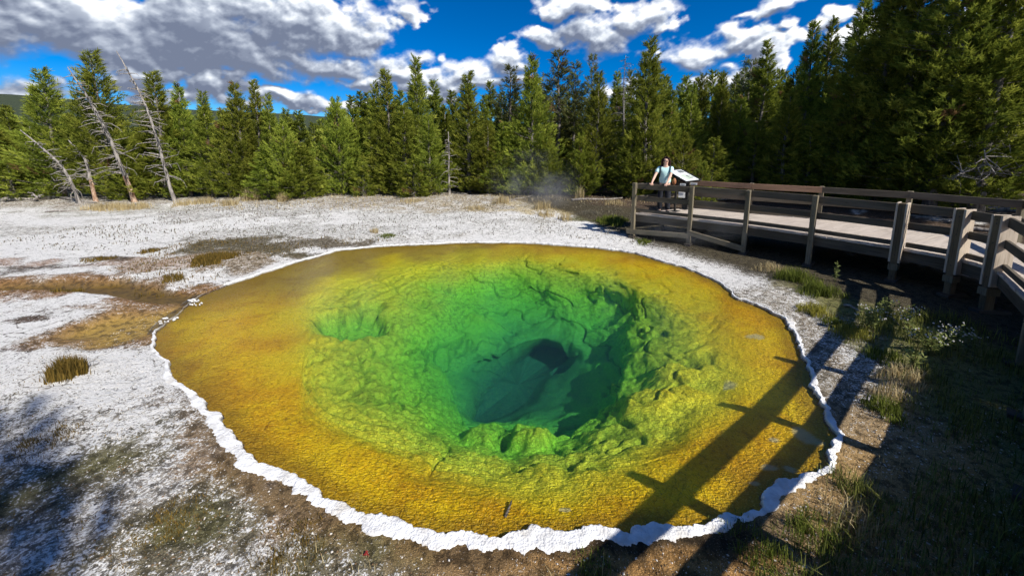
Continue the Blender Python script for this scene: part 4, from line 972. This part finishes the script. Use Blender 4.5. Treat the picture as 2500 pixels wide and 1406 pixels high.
for px, yt, Y, w, key, lab in [
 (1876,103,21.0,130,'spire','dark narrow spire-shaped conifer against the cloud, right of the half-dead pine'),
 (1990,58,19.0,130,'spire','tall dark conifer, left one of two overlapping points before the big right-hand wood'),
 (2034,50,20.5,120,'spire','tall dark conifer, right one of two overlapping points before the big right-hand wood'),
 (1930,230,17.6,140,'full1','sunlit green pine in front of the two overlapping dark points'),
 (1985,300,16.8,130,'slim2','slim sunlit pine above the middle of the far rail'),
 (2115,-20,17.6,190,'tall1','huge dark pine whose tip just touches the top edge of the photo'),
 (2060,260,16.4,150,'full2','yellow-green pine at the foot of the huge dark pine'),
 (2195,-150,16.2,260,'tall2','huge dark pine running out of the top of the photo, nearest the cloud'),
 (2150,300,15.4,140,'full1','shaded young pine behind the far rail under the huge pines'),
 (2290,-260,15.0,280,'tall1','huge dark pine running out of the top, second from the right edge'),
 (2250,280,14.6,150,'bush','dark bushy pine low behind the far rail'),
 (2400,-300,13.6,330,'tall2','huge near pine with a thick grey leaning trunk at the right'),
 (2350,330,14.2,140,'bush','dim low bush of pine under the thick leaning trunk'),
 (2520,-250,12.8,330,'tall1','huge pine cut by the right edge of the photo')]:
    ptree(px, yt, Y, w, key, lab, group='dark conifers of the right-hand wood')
ptree(885, 402, 18.8, 70, 'small', 'little round young pine standing alone at the back of the clearing', group='young pines in the open')
ptree(1010, 400, 18.4, 100, 'small', 'little bushy pine at the skirt of the full pines beside the clearing', group='young pines in the open')
ptree(1715, 405, 14.6, 70, 'small', 'little shaded pine seen through the far rail', group='young pines in the open')
ptree(1528, 135, 20.5, 100, 'dead', 'dead grey leafless pine left of the great dense pointed pine', 'dead tree', 'dead_tree', 'dead standing trees')
ptree(1820, 130, 23.0, 70, 'dead', 'dead grey twiggy pine top beside the dark spire', 'dead tree', 'dead_tree', 'dead standing trees')
# back rows: nothing tells them apart
rr = random.Random(5)
def backrow(n, x0, x1, y0, y1, lab, grp, hmin, hmax, keys):
    for i in range(n):
        px = x0 + (x1 - x0) * (i + rr.random()) / n; Y = rr.uniform(y0, y1); x = (px - 1250) / 893 * Y
        tree(x, Y, rr.uniform(hmin, hmax) * (Y / 25) ** .7, rr.uniform(2.3, 3.3), rr.choice(keys), lab, 'pine tree', 'pine_tree', grp, simple_=True)
backrow(46, -150, 900, 20, 31, 'dim pine in the back rows of the forest on the left, behind the front ones', 'back rows of the forest on the left', 3.5, 5.0, ['back', 'back', 'full2'])
backrow(30, 830, 1500, 23, 33, 'dim pine in the back rows of the forest in the middle, behind the front ones', 'back rows of the forest in the middle', 5.0, 6.6, ['back', 'back', 'spire'])
backrow(26, 1480, 1960, 21.5, 31, 'dim pine in the back rows behind the information panel and the boardwalk end', 'back rows behind the boardwalk end', 5.6, 7.6, ['back', 'spire'])
backrow(8, 1900, 2080, 20, 27, 'dark conifer in the lower fringe between the pointed conifers and the huge pines', 'lower fringe of the right-hand wood', 5.5, 7.5, ['spire', 'back'])
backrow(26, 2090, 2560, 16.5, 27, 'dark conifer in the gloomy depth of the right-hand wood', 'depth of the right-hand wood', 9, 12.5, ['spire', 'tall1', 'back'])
# the wood goes on to the right of the frame and behind the camera; it shades the right-hand wood and the lower left corner
for i, (x, y, h, w, key) in enumerate([(23, 12, 15, 5, 'tall1'), (25, 8, 15, 5, 'tall2'), (27, 15, 15, 5, 'tall2')]):
    tree(x, y, h, w, key, 'big pine standing out of the picture beyond its right edge', 'pine tree', 'pine_tree', 'pines beyond the right edge', simple_=True)
tree(3.9, -4.5, 10.4, 2.0, 'sparse', 'thin pine standing behind the photographer', 'pine tree', 'pine_tree', 'pines behind the photographer')

# ------------------------------------------------------------------ leaning dead trunks and dead wood
def snag(pts, r0, nb, lab, seed, lmax=.9, m=M_DEAD, foot=None, skip=.25):
    r = random.Random(seed); P = [Vector(p) for p in pts]
    P[0].z = gz(P[0].x, P[0].y) - .08
    # smooth the trunk line
    Q = []
    for i in range(len(P) - 1):
        a, b_, c_, d = P[max(i - 1, 0)], P[i], P[i + 1], P[min(i + 2, len(P) - 1)]
        for k in range(6):
            u = k / 6; Q.append(.5 * ((2 * b_) + (-a + c_) * u + (2 * a - 5 * b_ + 4 * c_ - d) * u * u + (-a + 3 * b_ - 3 * c_ + d) * u ** 3) + Vector((r.gauss(0, .008), r.gauss(0, .008), 0)))
    Q.append(P[-1]); o0 = Q[0].copy(); Q = [q - o0 for q in Q]; n = len(Q)
    e = empty('dead_tree', o0, label=lab, cat='dead tree', group='leaning dead trunks at the left')
    rad = [r0 * (1.5 if i == 0 else 1.15 if i == 1 else 1) * (1 - i / n) ** .8 + .008 for i in range(n)]
    MB().tube(Q, rad, 9).build('trunk', m, e, smooth=True)
    if foot:
        k = 7; MB().tube(Q[:k], [x * 1.03 for x in rad[:k]], 9).build('rusty_foot', foot, e, smooth=True)['label'] = 'rust-brown peeling lower trunk'
    b_ = MB(); ax = Vector((1, .1, 0))
    for k in range(nb):
        t = skip + (.88 - skip) * (k + r.random()) / nb; i = int(t * (n - 1)); p = Q[i].lerp(Q[min(i + 1, n - 1)], r.random())
        s_ = r.choice((-1, 1)); L = lmax * (1.25 - t) * r.uniform(.25, 1.25)
        d = Vector((s_ * r.uniform(.4, 1), r.uniform(-1, .4), r.uniform(-.25, .35))).normalized()
        p1 = p + d * L * .45; p2 = p + d * L * .8 + Vector((0, 0, -.22 * L * r.uniform(-.3, 1))); p3 = p + d * L * .95 + Vector((0, 0, -.5 * L * r.uniform(-.4, 1)))
        b_.tube([p, p1, p2, p3], [.022, .016, .011, .004], 4, cap=False)
    b_.build('dead_branches', M_DEAD, e, smooth=True); return e
snag([atd(197, 508, 16.2), atd(178, 455, 16.1), atd(140, 395, 16.0), atd(50, 318, 15.9)], .07, 50, 'shortest curved dead trunk, leaning left in front of the leftmost pine', 1, .8)
snag([atd(236, 502, 16.7), atd(222, 440, 16.8), atd(205, 385, 16.8), atd(165, 340, 16.8)], .075, 44, 'small broken dead trunk with a rusty foot between the two larger leaning ones', 2, .5, foot=M_DEADR)
snag([atd(330, 497, 16.9), atd(305, 430, 16.9), atd(262, 325, 16.8), atd(215, 240, 16.8), atd(165, 165, 16.8)], .09, 120, 'thick leaning dead trunk with many curled grey branches and a rusty foot', 3, 1.0, foot=M_DEADR)
snag([atd(428, 498, 17.1), atd(410, 440, 17.1), atd(378, 320, 17.0), atd(340, 225, 17.0), atd(284, 125, 17.0)], .072, 110, 'longest leaning dead trunk, its thin tip high against the cloud', 4, .9)
snag([atd(1097, 472, 19.0), atd(1096, 420, 19.0), atd(1096, 370, 19.0), atd(1094, 322, 19.0)], .06, 34, 'thin straight dead trunk with fine drooping twigs before the dark gap in the middle', 6, .7, skip=.1)
def deadbranch(name, pts, r0, lab, nb=8, seed=1, cat='dead branch', group=None, L0=.5, m=M_DEAD):
    r = random.Random(seed); P = [Vector(p) for p in pts]; o0 = P[0].copy(); P = [p - o0 for p in P]; b_ = MB().tube(P, [r0 * (1 - .75 * i / (len(P) - 1)) for i in range(len(P))], 6)
    for k in range(nb):
        t = r.uniform(.15, .95) * (len(P) - 1); i = int(t); p = P[i].lerp(P[i + 1], t - i); L = L0 * r.uniform(.4, 1.2)
        d = Vector((r.gauss(0, 1), r.gauss(0, .5), r.gauss(.1, .7))).normalized(); q = p + d * L * .5
        e2 = q + (d + Vector((r.gauss(0, .5), r.gauss(0, .5), r.gauss(0, .5)))).normalized() * L * .5
        b_.tube([p, q, e2], [r0 * .45, r0 * .3, r0 * .12], 5, cap=False)
        for _ in range(2):
            f = q + Vector((r.gauss(0, 1), r.gauss(0, 1), r.gauss(0, 1))).normalized() * L * .35; b_.tube([q, (q + f) / 2 + Vector((0, 0, .03)), f], [r0 * .25, r0 * .2, r0 * .08], 4, cap=False)
    o = b_.build(name, m, smooth=True); o.location = o0; return tag(o, lab, cat, group)
deadbranch('dead_branch', [atd(2500, 425, 12.0), atd(2440, 415, 11.9), atd(2408, 400, 11.8), atd(2403, 365, 11.8)], .045, 'bleached forked dead branch reaching in from the right edge above the far rail', 16, 3, L0=1.0)
deadbranch('dead_branch', [atd(2500, 445, 12.4), atd(2430, 425, 12.2), atd(2360, 410, 12.0), atd(2325, 440, 11.9)], .035, 'long thin grey dead branch sagging below the forked one at the right', 18, 4, L0=.8)
deadbranch('dead_branch', [atd(2500, 300, 12.6), atd(2440, 330, 12.6), atd(2390, 350, 12.6), atd(2350, 345, 12.6)], .03, 'spray of thin grey twigs beside the thick leaning trunk', 18, 5, L0=.9)
M_LOG = bark('log_bark', (.10, .085, .07), (.30, .27, .24))
def log(px0, py0, px1, py1, r, lab, m=M_LOG, name='fallen_log', cat='log', grp='logs lying on the ground'):
    a, b_ = Vector(at(px0, py0, .1)), Vector(at(px1, py1, .1)); a.z = gz(a.x, a.y) + r * .7; b_.z = gz(b_.x, b_.y) + r * .6; o0 = a.copy(); d = b_ - a
    pts = [d * t + Vector((0, 0, .03 * sin(t * 7))) for t in (0, .2, .45, .7, 1)]
    o = MB().tube(pts, [r, r * .95, r * .85, r * .7, r * .45], 8).build(name, m, smooth=True); o.location = o0; return tag(o, lab, cat, grp)
log(1725, 492, 1960, 480, .13, 'grey log lying on the pale ground seen through the far rail')
log(1980, 505, 2190, 498, .11, 'dark log lying behind the boardwalk under the huge pines')
log(2240, 500, 2500, 520, .14, 'thick dark log behind the boardwalk near the right edge')
log(2330, 560, 2500, 575, .07, 'thin pale log on the white ground behind the boardwalk')
log(1780, 470, 1930, 474, .09, 'thin log in the shade behind the far rail, farthest back')
log(150, 492, 235, 499, .07, 'pale fallen log behind the shortest leaning trunk', M_DEAD)
log(0, 500, 100, 494, .10, 'grey driftwood-like log at the left edge of the forest', M_DEAD)
log(900, 478, 960, 470, .07, 'short fallen log at the back of the clearing', M_DEAD)
log(1060, 465, 1140, 478, .06, 'thin fallen log at the foot of the thin dead trunk', M_DEAD)
log(1395, 492, 1520, 486, .06, 'thin dark log lying before the dark drooping pine')
log(110, 520, 215, 513, .035, 'thin branch lying on the white ground left of the dry grass', M_DEAD)
log(1250, 492, 1300, 480, .03, 'curved bleached stick on the pale ground before the steam', M_DEAD)
deadbranch('root_stump', [at(85, 497, 0), atd(90, 482, 16.2), atd(78, 470, 16.2)], .07, 'small grey stump with broken roots left of the shortest leaning trunk', 6, 9, 'stump', None, .35)

# ------------------------------------------------------------------ grass, weeds, gravel
def grassmat(name, lo, hi, tl=.25):
    m, T = mat(name); c = T.ramp(T.attr('tone'), [(0, lo), (1, hi)])
    d = T.n('ShaderNodeBsdfDiffuse', {'Color': c}); t = T.n('ShaderNodeBsdfTranslucent', {'Color': c})
    T.n('ShaderNodeOutputMaterial', {0: T.n('ShaderNodeMixShader', {0: tl, 1: d.outputs[0], 2: t.outputs[0]}).outputs[0]}); return m
MG_GREEN = grassmat('green_grass', (.05, .075, .012), (.22, .25, .05)); MG_DARK = grassmat('dark_grass', (.055, .072, .018), (.26, .27, .07))
MG_DRY = grassmat('dry_grass', (.30, .22, .10), (.62, .52, .30)); MG_OLIVE = grassmat('olive_tuft', (.05, .042, .014), (.26, .17, .04)); MG_YEL = grassmat('yellow_moss', (.16, .15, .03), (.46, .42, .08))
MG_GREY = grassmat('grey_tuft', (.09, .085, .06), (.30, .27, .20))
def blades(P, H, W, bend=.5, seed=0, lean=(0, 0)):
    """P (n,3) feet, H heights, W widths -> V, F(tri)"""
    r = np.random.default_rng(seed); n = len(P); a = r.random(n) * 2 * pi; d = np.stack([np.cos(a), np.sin(a), np.zeros(n)], -1); s = np.stack([-d[:, 1], d[:, 0], np.zeros(n)], -1)
    bd = (bend * r.random(n) ** 1.2)[:, None]; H = H[:, None]; W = W[:, None]; up = np.array([[0, 0, 1.0]]); lv = np.array([[lean[0], lean[1], 0]])
    m = P + up * H * .55 + d * H * bd * .25 + lv * H * .3; t = P + up * H * (1 - .35 * bd) + d * H * bd + lv * H
    V = np.stack([P - s * W / 2, P + s * W / 2, m - s * W * .4, m + s * W * .4, t], 1).reshape(-1, 3)
    k = np.arange(n)[:, None] * 5; Fc = np.concatenate([k + [0, 1, 3], k + [0, 3, 2], k + [2, 3, 4]], 1).reshape(-1, 3)
    tn = np.repeat(r.random(n), 5); return V, Fc, tn
def gzv(x, y): return gheight(np.asarray(x, float), np.asarray(y, float))
def tuft(px, py, rad, h, n, m, lab, grp=None, w=.006, cat='grass tuft', name='grass_tuft', bend=.5, seed=None, lean=(0, 0), sq=1.0):
    x, y, _ = at(px, py, .06); r = np.random.default_rng(seed if seed is not None else int(px * 7 + py)); a = r.random(n) * 2 * pi; q = rad * np.sqrt(r.random(n)) * (.72 + .22 * np.sin(2 * a + px) + .16 * np.sin(3 * a + py) + .12 * np.sin(7 * a)) * (1 + .5 * (r.random(n) < .08))
    X_, Y_ = np.cos(a) * q, np.sin(a) * q * sq; Z_ = gzv(x + X_, y + Y_) - gz(x, y) - .01
    V, Fc, tn = blades(np.stack([X_, Y_, Z_], -1), h * (.45 + .65 * r.random(n)) * (1 - .45 * (q / rad) ** 2), np.full(n, w), bend, int(px + py), lean)
    o = npmesh(name, V, Fc, m, attrs=dict(tone=tn)); o.location = (x, y, gz(x, y)); return tag(o, lab, cat, grp)
tuft(168, 918, .24, .27, 1500, MG_OLIVE, 'dark olive grass tuft alone on the white crust left of the pool', w=.008, sq=.75)
tuft(520, 640, .62, .16, 2600, MG_OLIVE, 'wide low olive-brown grass mound between the runoff and the far white flat', w=.014, sq=.8)
tuft(424, 685, .28, .13, 500, MG_OLIVE, 'small brown tuft beside the runoff, left of the pool corner', w=.01)
tuft(172, 712, .30, .14, 400, MG_OLIVE, 'thin brown tuft standing in the runoff channel', w=.01)
tuft(370, 620, .30, .13, 350, MG_OLIVE, 'flat dark tuft on the white flat beyond the olive mound', w=.012)
tuft(240, 640, .36, .10, 350, MG_OLIVE, 'low dark tuft left of the orange patch', w=.012)
tuft(945, 577, .32, .10, 420, MG_GREEN, 'small dark green tuft on the white flat behind the pool', w=.012)
tuft(915, 570, .2, .2, 160, MG_DRY, 'pale wispy tuft beside the small dark green one', w=.008)
tuft(1570, 592, .32, .10, 500, MG_GREEN, 'flat green cushion on the white bank below the boardwalk end', w=.012)
tuft(1495, 546, .75, .30, 900, MG_GREEN, 'spreading green clump left of the boardwalk end', w=.014)
tuft(1440, 525, .5, .16, 500, MG_GREY, 'grey-green clump farther left of the boardwalk end', w=.014)
GD = 'dry grass clumps before the trees'
for px, py, rad, h, n, lab in [(615,492,.5,.75,420,'tallest pale dry grass clump, before the yellow-green pines'),(690,495,.35,.5,240,'dry grass clump right of the tallest one'),(560,505,.5,.45,260,'dry clump left of the tallest one'),
    (500,498,.6,.4,300,'dry clump right of the longest leaning trunk'),(260,512,.9,.38,700,'wide tan dry clump at the foot of the small broken trunk'),(330,510,.8,.35,500,'wide tan dry clump at the foot of the thick leaning trunk'),
    (450,503,.6,.35,300,'tan dry clump at the foot of the longest leaning trunk'),(1225,500,.5,.5,260,'tall dry clump before the steam wisp'),(1325,512,.6,.45,320,'golden dry clump in the middle of the pale flat'),(1330,530,.5,.25,260,'golden low clump nearer than the other golden one'),
    (1415,488,.25,.85,110,'thin upright dry stalks under the dark drooping pine'),(1160,515,.6,.22,260,'low golden clump left of the tall dry one'),(1380,540,.35,.35,160,'small tan clump left of the green spreading clump'),(1010,497,.6,.28,240,'low dry fringe under the full pines'),(1500,500,.8,.25,300,'dry fringe behind the boardwalk end')]:
    tuft(px, py, rad, h, n, MG_DRY, lab, GD, w=.013, bend=.7)
GR = 'grass clumps on the right bank'
for px, py, rad, h, n, m, lab in [(1945,690,.42,.30,900,MG_GREEN,'tall seeding grass clump on the right bank below the fourth post'),(2000,720,.38,.28,700,MG_GREEN,'green grass clump right of the tall seeding one'),(1990,760,.30,.18,600,MG_YEL,'bright yellow-green cushion at the top of the right bank'),
    (1880,665,.35,.18,360,MG_DRY,'sparse pale grass on the white bank left of the tall seeding clump'),(2080,810,.34,.13,900,MG_YEL,'mossy yellow-green cushion on the right bank'),(2040,790,.24,.14,300,MG_GREEN,'small green tuft left of the mossy cushion'),
    (2160,880,.30,.16,420,MG_GREEN,'dim green tuft below the flowering weeds'),(2200,930,.30,.20,420,MG_DRY,'straw-coloured tuft above the shaded grass'),(2160,1000,.22,.20,360,MG_GREEN,'green tuft on the edge of the deck shadow'),(2170,970,.2,.26,140,MG_DRY,'bent straw stalks on the edge of the deck shadow')]:
    tuft(px, py, rad, h, n, m, lab, GR, w=.007, bend=.7)
for px, py, rad, h, n, m, lab in [(1980,1300,.26,.17,420,MG_GREEN,'grass clump in the sunlit strip at the lower right'),(1870,1360,.30,.16,420,MG_GREEN,'grass clump at the bottom edge right of centre'),(1450,1395,.20,.10,260,MG_GREEN,'short grass at the bottom edge below the crust'),
    (2060,1260,.24,.20,200,MG_DRY,'loose straw at the lower right'),(2090,1190,.24,.18,300,MG_DARK,'dark clump at the edge of the deck shadow'),(700,1330,.35,.05,900,MG_OLIVE,'flat olive moss patch at the lower left'),(420,1270,.35,.05,900,MG_OLIVE,'flat olive moss patch left of the photographer shadow'),(110,1080,.35,.06,700,MG_OLIVE,'flat dark moss patch at the left edge')]:
    tuft(px, py, rad, h, n, m, lab, 'grass along the near bank', w=.005, bend=.8)
# the shaded sward at the lower right, nobody could count it
def sward(name, n, region, h0, h1, m, w, seed, bend=.8, wfn=None):
    r = np.random.default_rng(seed); x0, x1, y0, y1 = region; x = r.uniform(x0, x1, n * 4); y = r.uniform(y0, y1, n * 4)
    den = fbm(x * 1.8, y * 1.8, o=3, seed=seed); th = np.arctan2(y - PC[1], x - PC[0]); d = np.hypot(x - PC[0], y - PC[1]) - shore_r(th)
    keep = (den + (r.random(len(x)) - .5) * .25 > .48) & wfn(x, y, d); x, y = x[keep][:n], y[keep][:n]; k = len(x)
    V, Fc, tn = blades(np.stack([x, y, gzv(x, y) - .01], -1), h0 + (h1 - h0) * r.random(k) ** 2, w * (.6 + .8 * r.random(k)), bend, seed)
    return tag(npmesh(name, V, Fc, m, attrs=dict(tone=tn)), kind='stuff')
sward('grass', 15000, (1.2, 7.0, 1.0, 6.2), .05, .24, MG_DARK, .006, 301, wfn=lambda x, y, d: (d > .75 + .35 * np.sin(y * 2.1)) & (x * .62 + 0.55 > y - 1.6 + .0 * x) & (y < 5.6))
sward('grass', 3500, (1.0, 6.0, 1.5, 6.2), .04, .16, MG_GREEN, .005, 302, wfn=lambda x, y, d: (d > .55) & (d < 1.9))
sward('grass', 1400, (-1.5, 4.0, .9, 3.0), .04, .14, MG_DRY, .0035, 303, wfn=lambda x, y, d: (d > .3) & (d < 1.3))
sward('moss', 9000, (-6.0, 1.0, 1.2, 5.0), .01, .035, MG_OLIVE, .006, 304, wfn=lambda x, y, d: (d > .35) & (y < 2.0 - .55 * x))
sward('ground_cover', 7000, (-14, 6.5, 9.0, 17.0), .03, .10, MG_GREY, .022, 305, wfn=lambda x, y, d: (d > .6) & (x < 4.6))
sward('ground_cover', 1900, (-12, 8, 14.5, 19.0), .06, .20, MG_DRY, .016, 306, wfn=lambda x, y, d: (d > 3) & ((x < -5) | (y > 16.5)))
sward('ground_cover', 2500, (-9, -1.5, 6.5, 10.5), .03, .09, MG_OLIVE, .014, 307, wfn=lambda x, y, d: d > .35)
# flowering weeds on the right bank
M_WEED = grassmat('weed_leaves', (.10, .13, .03), (.34, .38, .14)); M_FLOW = simple('white_flowers', (.50, .48, .45), .8, .1, 40); M_STEM = simple('weed_stem', (.17, .16, .06), .8, .3, 30)
def weed(px, py, h, n, lab, flowers=True, seed=1, spread=.5, z=.1):
    r = np.random.default_rng(seed); x, y, _ = at(px, py, z); e = empty('flowering_weed', (x, y, gz(x, y)), label=lab, cat='weed', group='flowering weeds on the right bank')
    b = MB(); LP = []; LD = []; fb_ = MB()
    for k in range(n):
        a = r.random() * 6.28; s_ = spread * h * r.random(); H = h * r.uniform(.55, 1); t = Vector((cos(a) * s_, sin(a) * s_, H)); m_ = Vector((cos(a) * s_ * .35, sin(a) * s_ * .35, H * .55))
        b.tube([(cos(a) * .02, sin(a) * .02, -.02), m_, t], [.004, .003, .0015], 4, cap=False)
        for q in range(13):
            u = r.uniform(.15, 1); p = (m_ * u * 2 if u < .5 else m_.lerp(t, u * 2 - 1)); LP.append(p); d = r.normal(size=3); d[2] = abs(d[2]) * .6; LD.append(d / np.linalg.norm(d))
        if flowers:
            for q in range(3):
                c_ = t + Vector((r.normal() * .03, r.normal() * .03, r.normal() * .015)); fb_.blob(c_, r.uniform(.006, .012), 5, 3)
    b.build('stem', M_STEM, e)
    P = np.array([tuple(p) for p in LP]); D = np.array(LD); w = np.cross(D, r.normal(size=D.shape)); w /= np.linalg.norm(w, axis=1, keepdims=True); ln = r.uniform(.035, .075, (len(P), 1))
    V = np.stack([P, P + D * ln * .5 + w * .009, P + D * ln, P + D * ln * .5 - w * .009], 1).reshape(-1, 3)
    npmesh('leaves', V, np.arange(len(V)).reshape(-1, 4), M_WEED, e, attrs=dict(tone=np.repeat(r.random(len(P)), 4)))
    if flowers: fb_.build('flowers', M_FLOW, e)
weed(2120, 800, .38, 14, 'leafy weed in the sun on the right bank, leftmost of the weeds', True, 1)
weed(2165, 770, .32, 10, 'leafy weed just behind the leftmost one', False, 2)
weed(2215, 800, .36, 10, 'thin weed with small white heads below the third built-up post', True, 3)
weed(2270, 870, .42, 22, 'largest weed with silvery leaves and white flower heads', True, 4, .7)
weed(2330, 860, .36, 12, 'weed with white flowers right of the largest one', True, 5)
weed(2230, 900, .30, 12, 'low weed in front of the largest one', False, 6)
weed(2038, 690, .42, 4, 'single tall stalk growing under the boardwalk between two posts', False, 7, .1)
weed(2370, 840, .22, 5, 'small white-flowered weed nearest the right edge', True, 8)
log(2165, 775, 2215, 810, .018, 'pale split stick among the weeds', M_DEAD)
log(2060, 745, 2130, 770, .02, 'thin grey stick above the mossy cushion', M_DEAD)
# gravel and sinter chips near the camera
def chips(name, n, region, s0, s1, m, seed, wfn):
    r = np.random.default_rng(seed); x0, x1, y0, y1 = region; x = r.uniform(x0, x1, n * 3); y = r.uniform(y0, y1, n * 3); th = np.arctan2(y - PC[1], x - PC[0]); d = np.hypot(x - PC[0], y - PC[1]) - shore_r(th)
    k = wfn(x, y, d); x, y = x[k][:n], y[k][:n]; n = len(x); z = gzv(x, y); s = s0 + (s1 - s0) * r.random(n) ** 3
    O = np.array([[1, 0, 0], [0, 1, 0], [-1, 0, 0], [0, -1, 0], [0, 0, .6], [0, 0, -.5]], float)[None] * s[:, None, None] * r.uniform(.5, 1.2, (n, 6, 1)); a = r.random(n) * 6.28; c_, s_ = np.cos(a)[:, None], np.sin(a)[:, None]
    V = np.stack([O[..., 0] * c_ - O[..., 1] * s_ + x[:, None], O[..., 0] * s_ + O[..., 1] * c_ + y[:, None], O[..., 2] + z[:, None] + s[:, None] * .2], -1).reshape(-1, 3)
    k = np.arange(n)[:, None, None] * 6; Fc = (k + np.array([[0, 1, 4], [1, 2, 4], [2, 3, 4], [3, 0, 4], [1, 0, 5], [2, 1, 5], [3, 2, 5], [0, 3, 5]])[None]).reshape(-1, 3)
    return tag(npmesh(name, V, Fc, m), kind='stuff')
M_CHIP = simple('sinter_chips', (.60, .57, .52), .85, .3, 25); M_CHIPD = simple('brown_gravel', (.16, .10, .05), .85, .5, 12)
chips('gravel', 9000, (-6, 5.5, 1.0, 6.0), .003, .013, M_CHIP, 401, lambda x, y, d: (d > .18) & (d < 4) & (y < 5 - x * .3))
chips('gravel', 9000, (-5, 6.0, 1.0, 6.0), .003, .013, M_CHIPD, 402, lambda x, y, d: (d > .16) & (d < 2.2) & (y < 4.2 + .4 * x))
# sticks under the water and a red leaf
def stick(pts, r, lab):
    P = [Vector(p) for p in pts]; o0 = P[0].copy(); o = MB().tube([p - o0 for p in P], [r, r * .9, r * .5], 6).build('twig', M_BARK, smooth=True); o.location = o0; return tag(o, lab, 'twig', 'twigs lying in the shallow water')
stick([at(1233, 1262, -.05), at(1241, 1243, -.045), at(1249, 1222, -.05)], .012, 'short dark twig lying in the yellow shallows near the crust')
stick([at(1120, 1275, -.05), at(1138, 1283, -.045), at(1148, 1293, -.05)], .006, 'thin curved twig left of the short dark one in the shallows')
rl = MB(); c0 = Vector(at(893, 1348, .06)); c0.z = gz(c0.x, c0.y) + .012
rl.quad([(-.02, 0, 0), (-.005, -.012, .008), (.022, -.004, .002), (.004, .014, .01)]); rl.quad([(-.012, .01, .004), (0, .002, .012), (.01, .018, .004), (-.004, .024, .008)])
o = rl.build('red_leaf', simple('red_leaf', (.22, .02, .015), .6, .2, 30)); o.location = c0; tag(o, 'small dark red leaf on the brown ground below the crust', 'leaf')
# crust islets at the outflow
cr_ = random.Random(9)
isl = MB()
for px, py, rx in [(468,733,.06),(478,742,.03),(416,778,.045),(400,787,.03)]:
    for k in range(7):
        x, y, _ = at(px + cr_.uniform(-18, 18), py + cr_.uniform(-3, 3), 0); isl.blob((x, y, -.006), (rx * cr_.uniform(.25, .9), rx * cr_.uniform(.12, .4), .018), 9, 5, jit=.5, seed=cr_.randint(0, 999))
tag(isl.build('sinter_islets', cm, smooth=True), kind='structure')
# wisps of steam
def steam(name, c, rad, dens_, lab, seed):
    m, T = mat('steam'); ob = T.n('ShaderNodeTexCoord').outputs['Object']; ln = T.v('LENGTH', ob); n = T.noise(T.v('ADD', T.v('MULTIPLY', ob, (1, 1, .8)), (seed, 0, 0)), 1.6, 3, .6)
    d = T.m('MULTIPLY', T.m('MULTIPLY', T.ss(ln, 1.0, .2), T.ss(n, .42, .70)), dens_)
    T.n('ShaderNodeOutputMaterial', {1: T.n('ShaderNodeVolumePrincipled', {'Color': (.95, .97, 1, 1), 'Density': d, 'Anisotropy': .2}).outputs[0]})
    o = MB().blob((0, 0, 0), 1, 16, 10).build(name, m); o.location = c; o.scale = rad; tag(o, lab, 'steam', 'wisps of steam', 'stuff'); return o
steam('steam', (1.0, 15.5, 1.15), (2.3, 1.4, 1.7), .48, 'faint wisp of steam drifting before the centre pines', 3)
steam('steam', (4.6, 9.2, .75), (1.9, 1.3, .75), .15, 'very faint wisp of steam over the right side of the pool', 9)
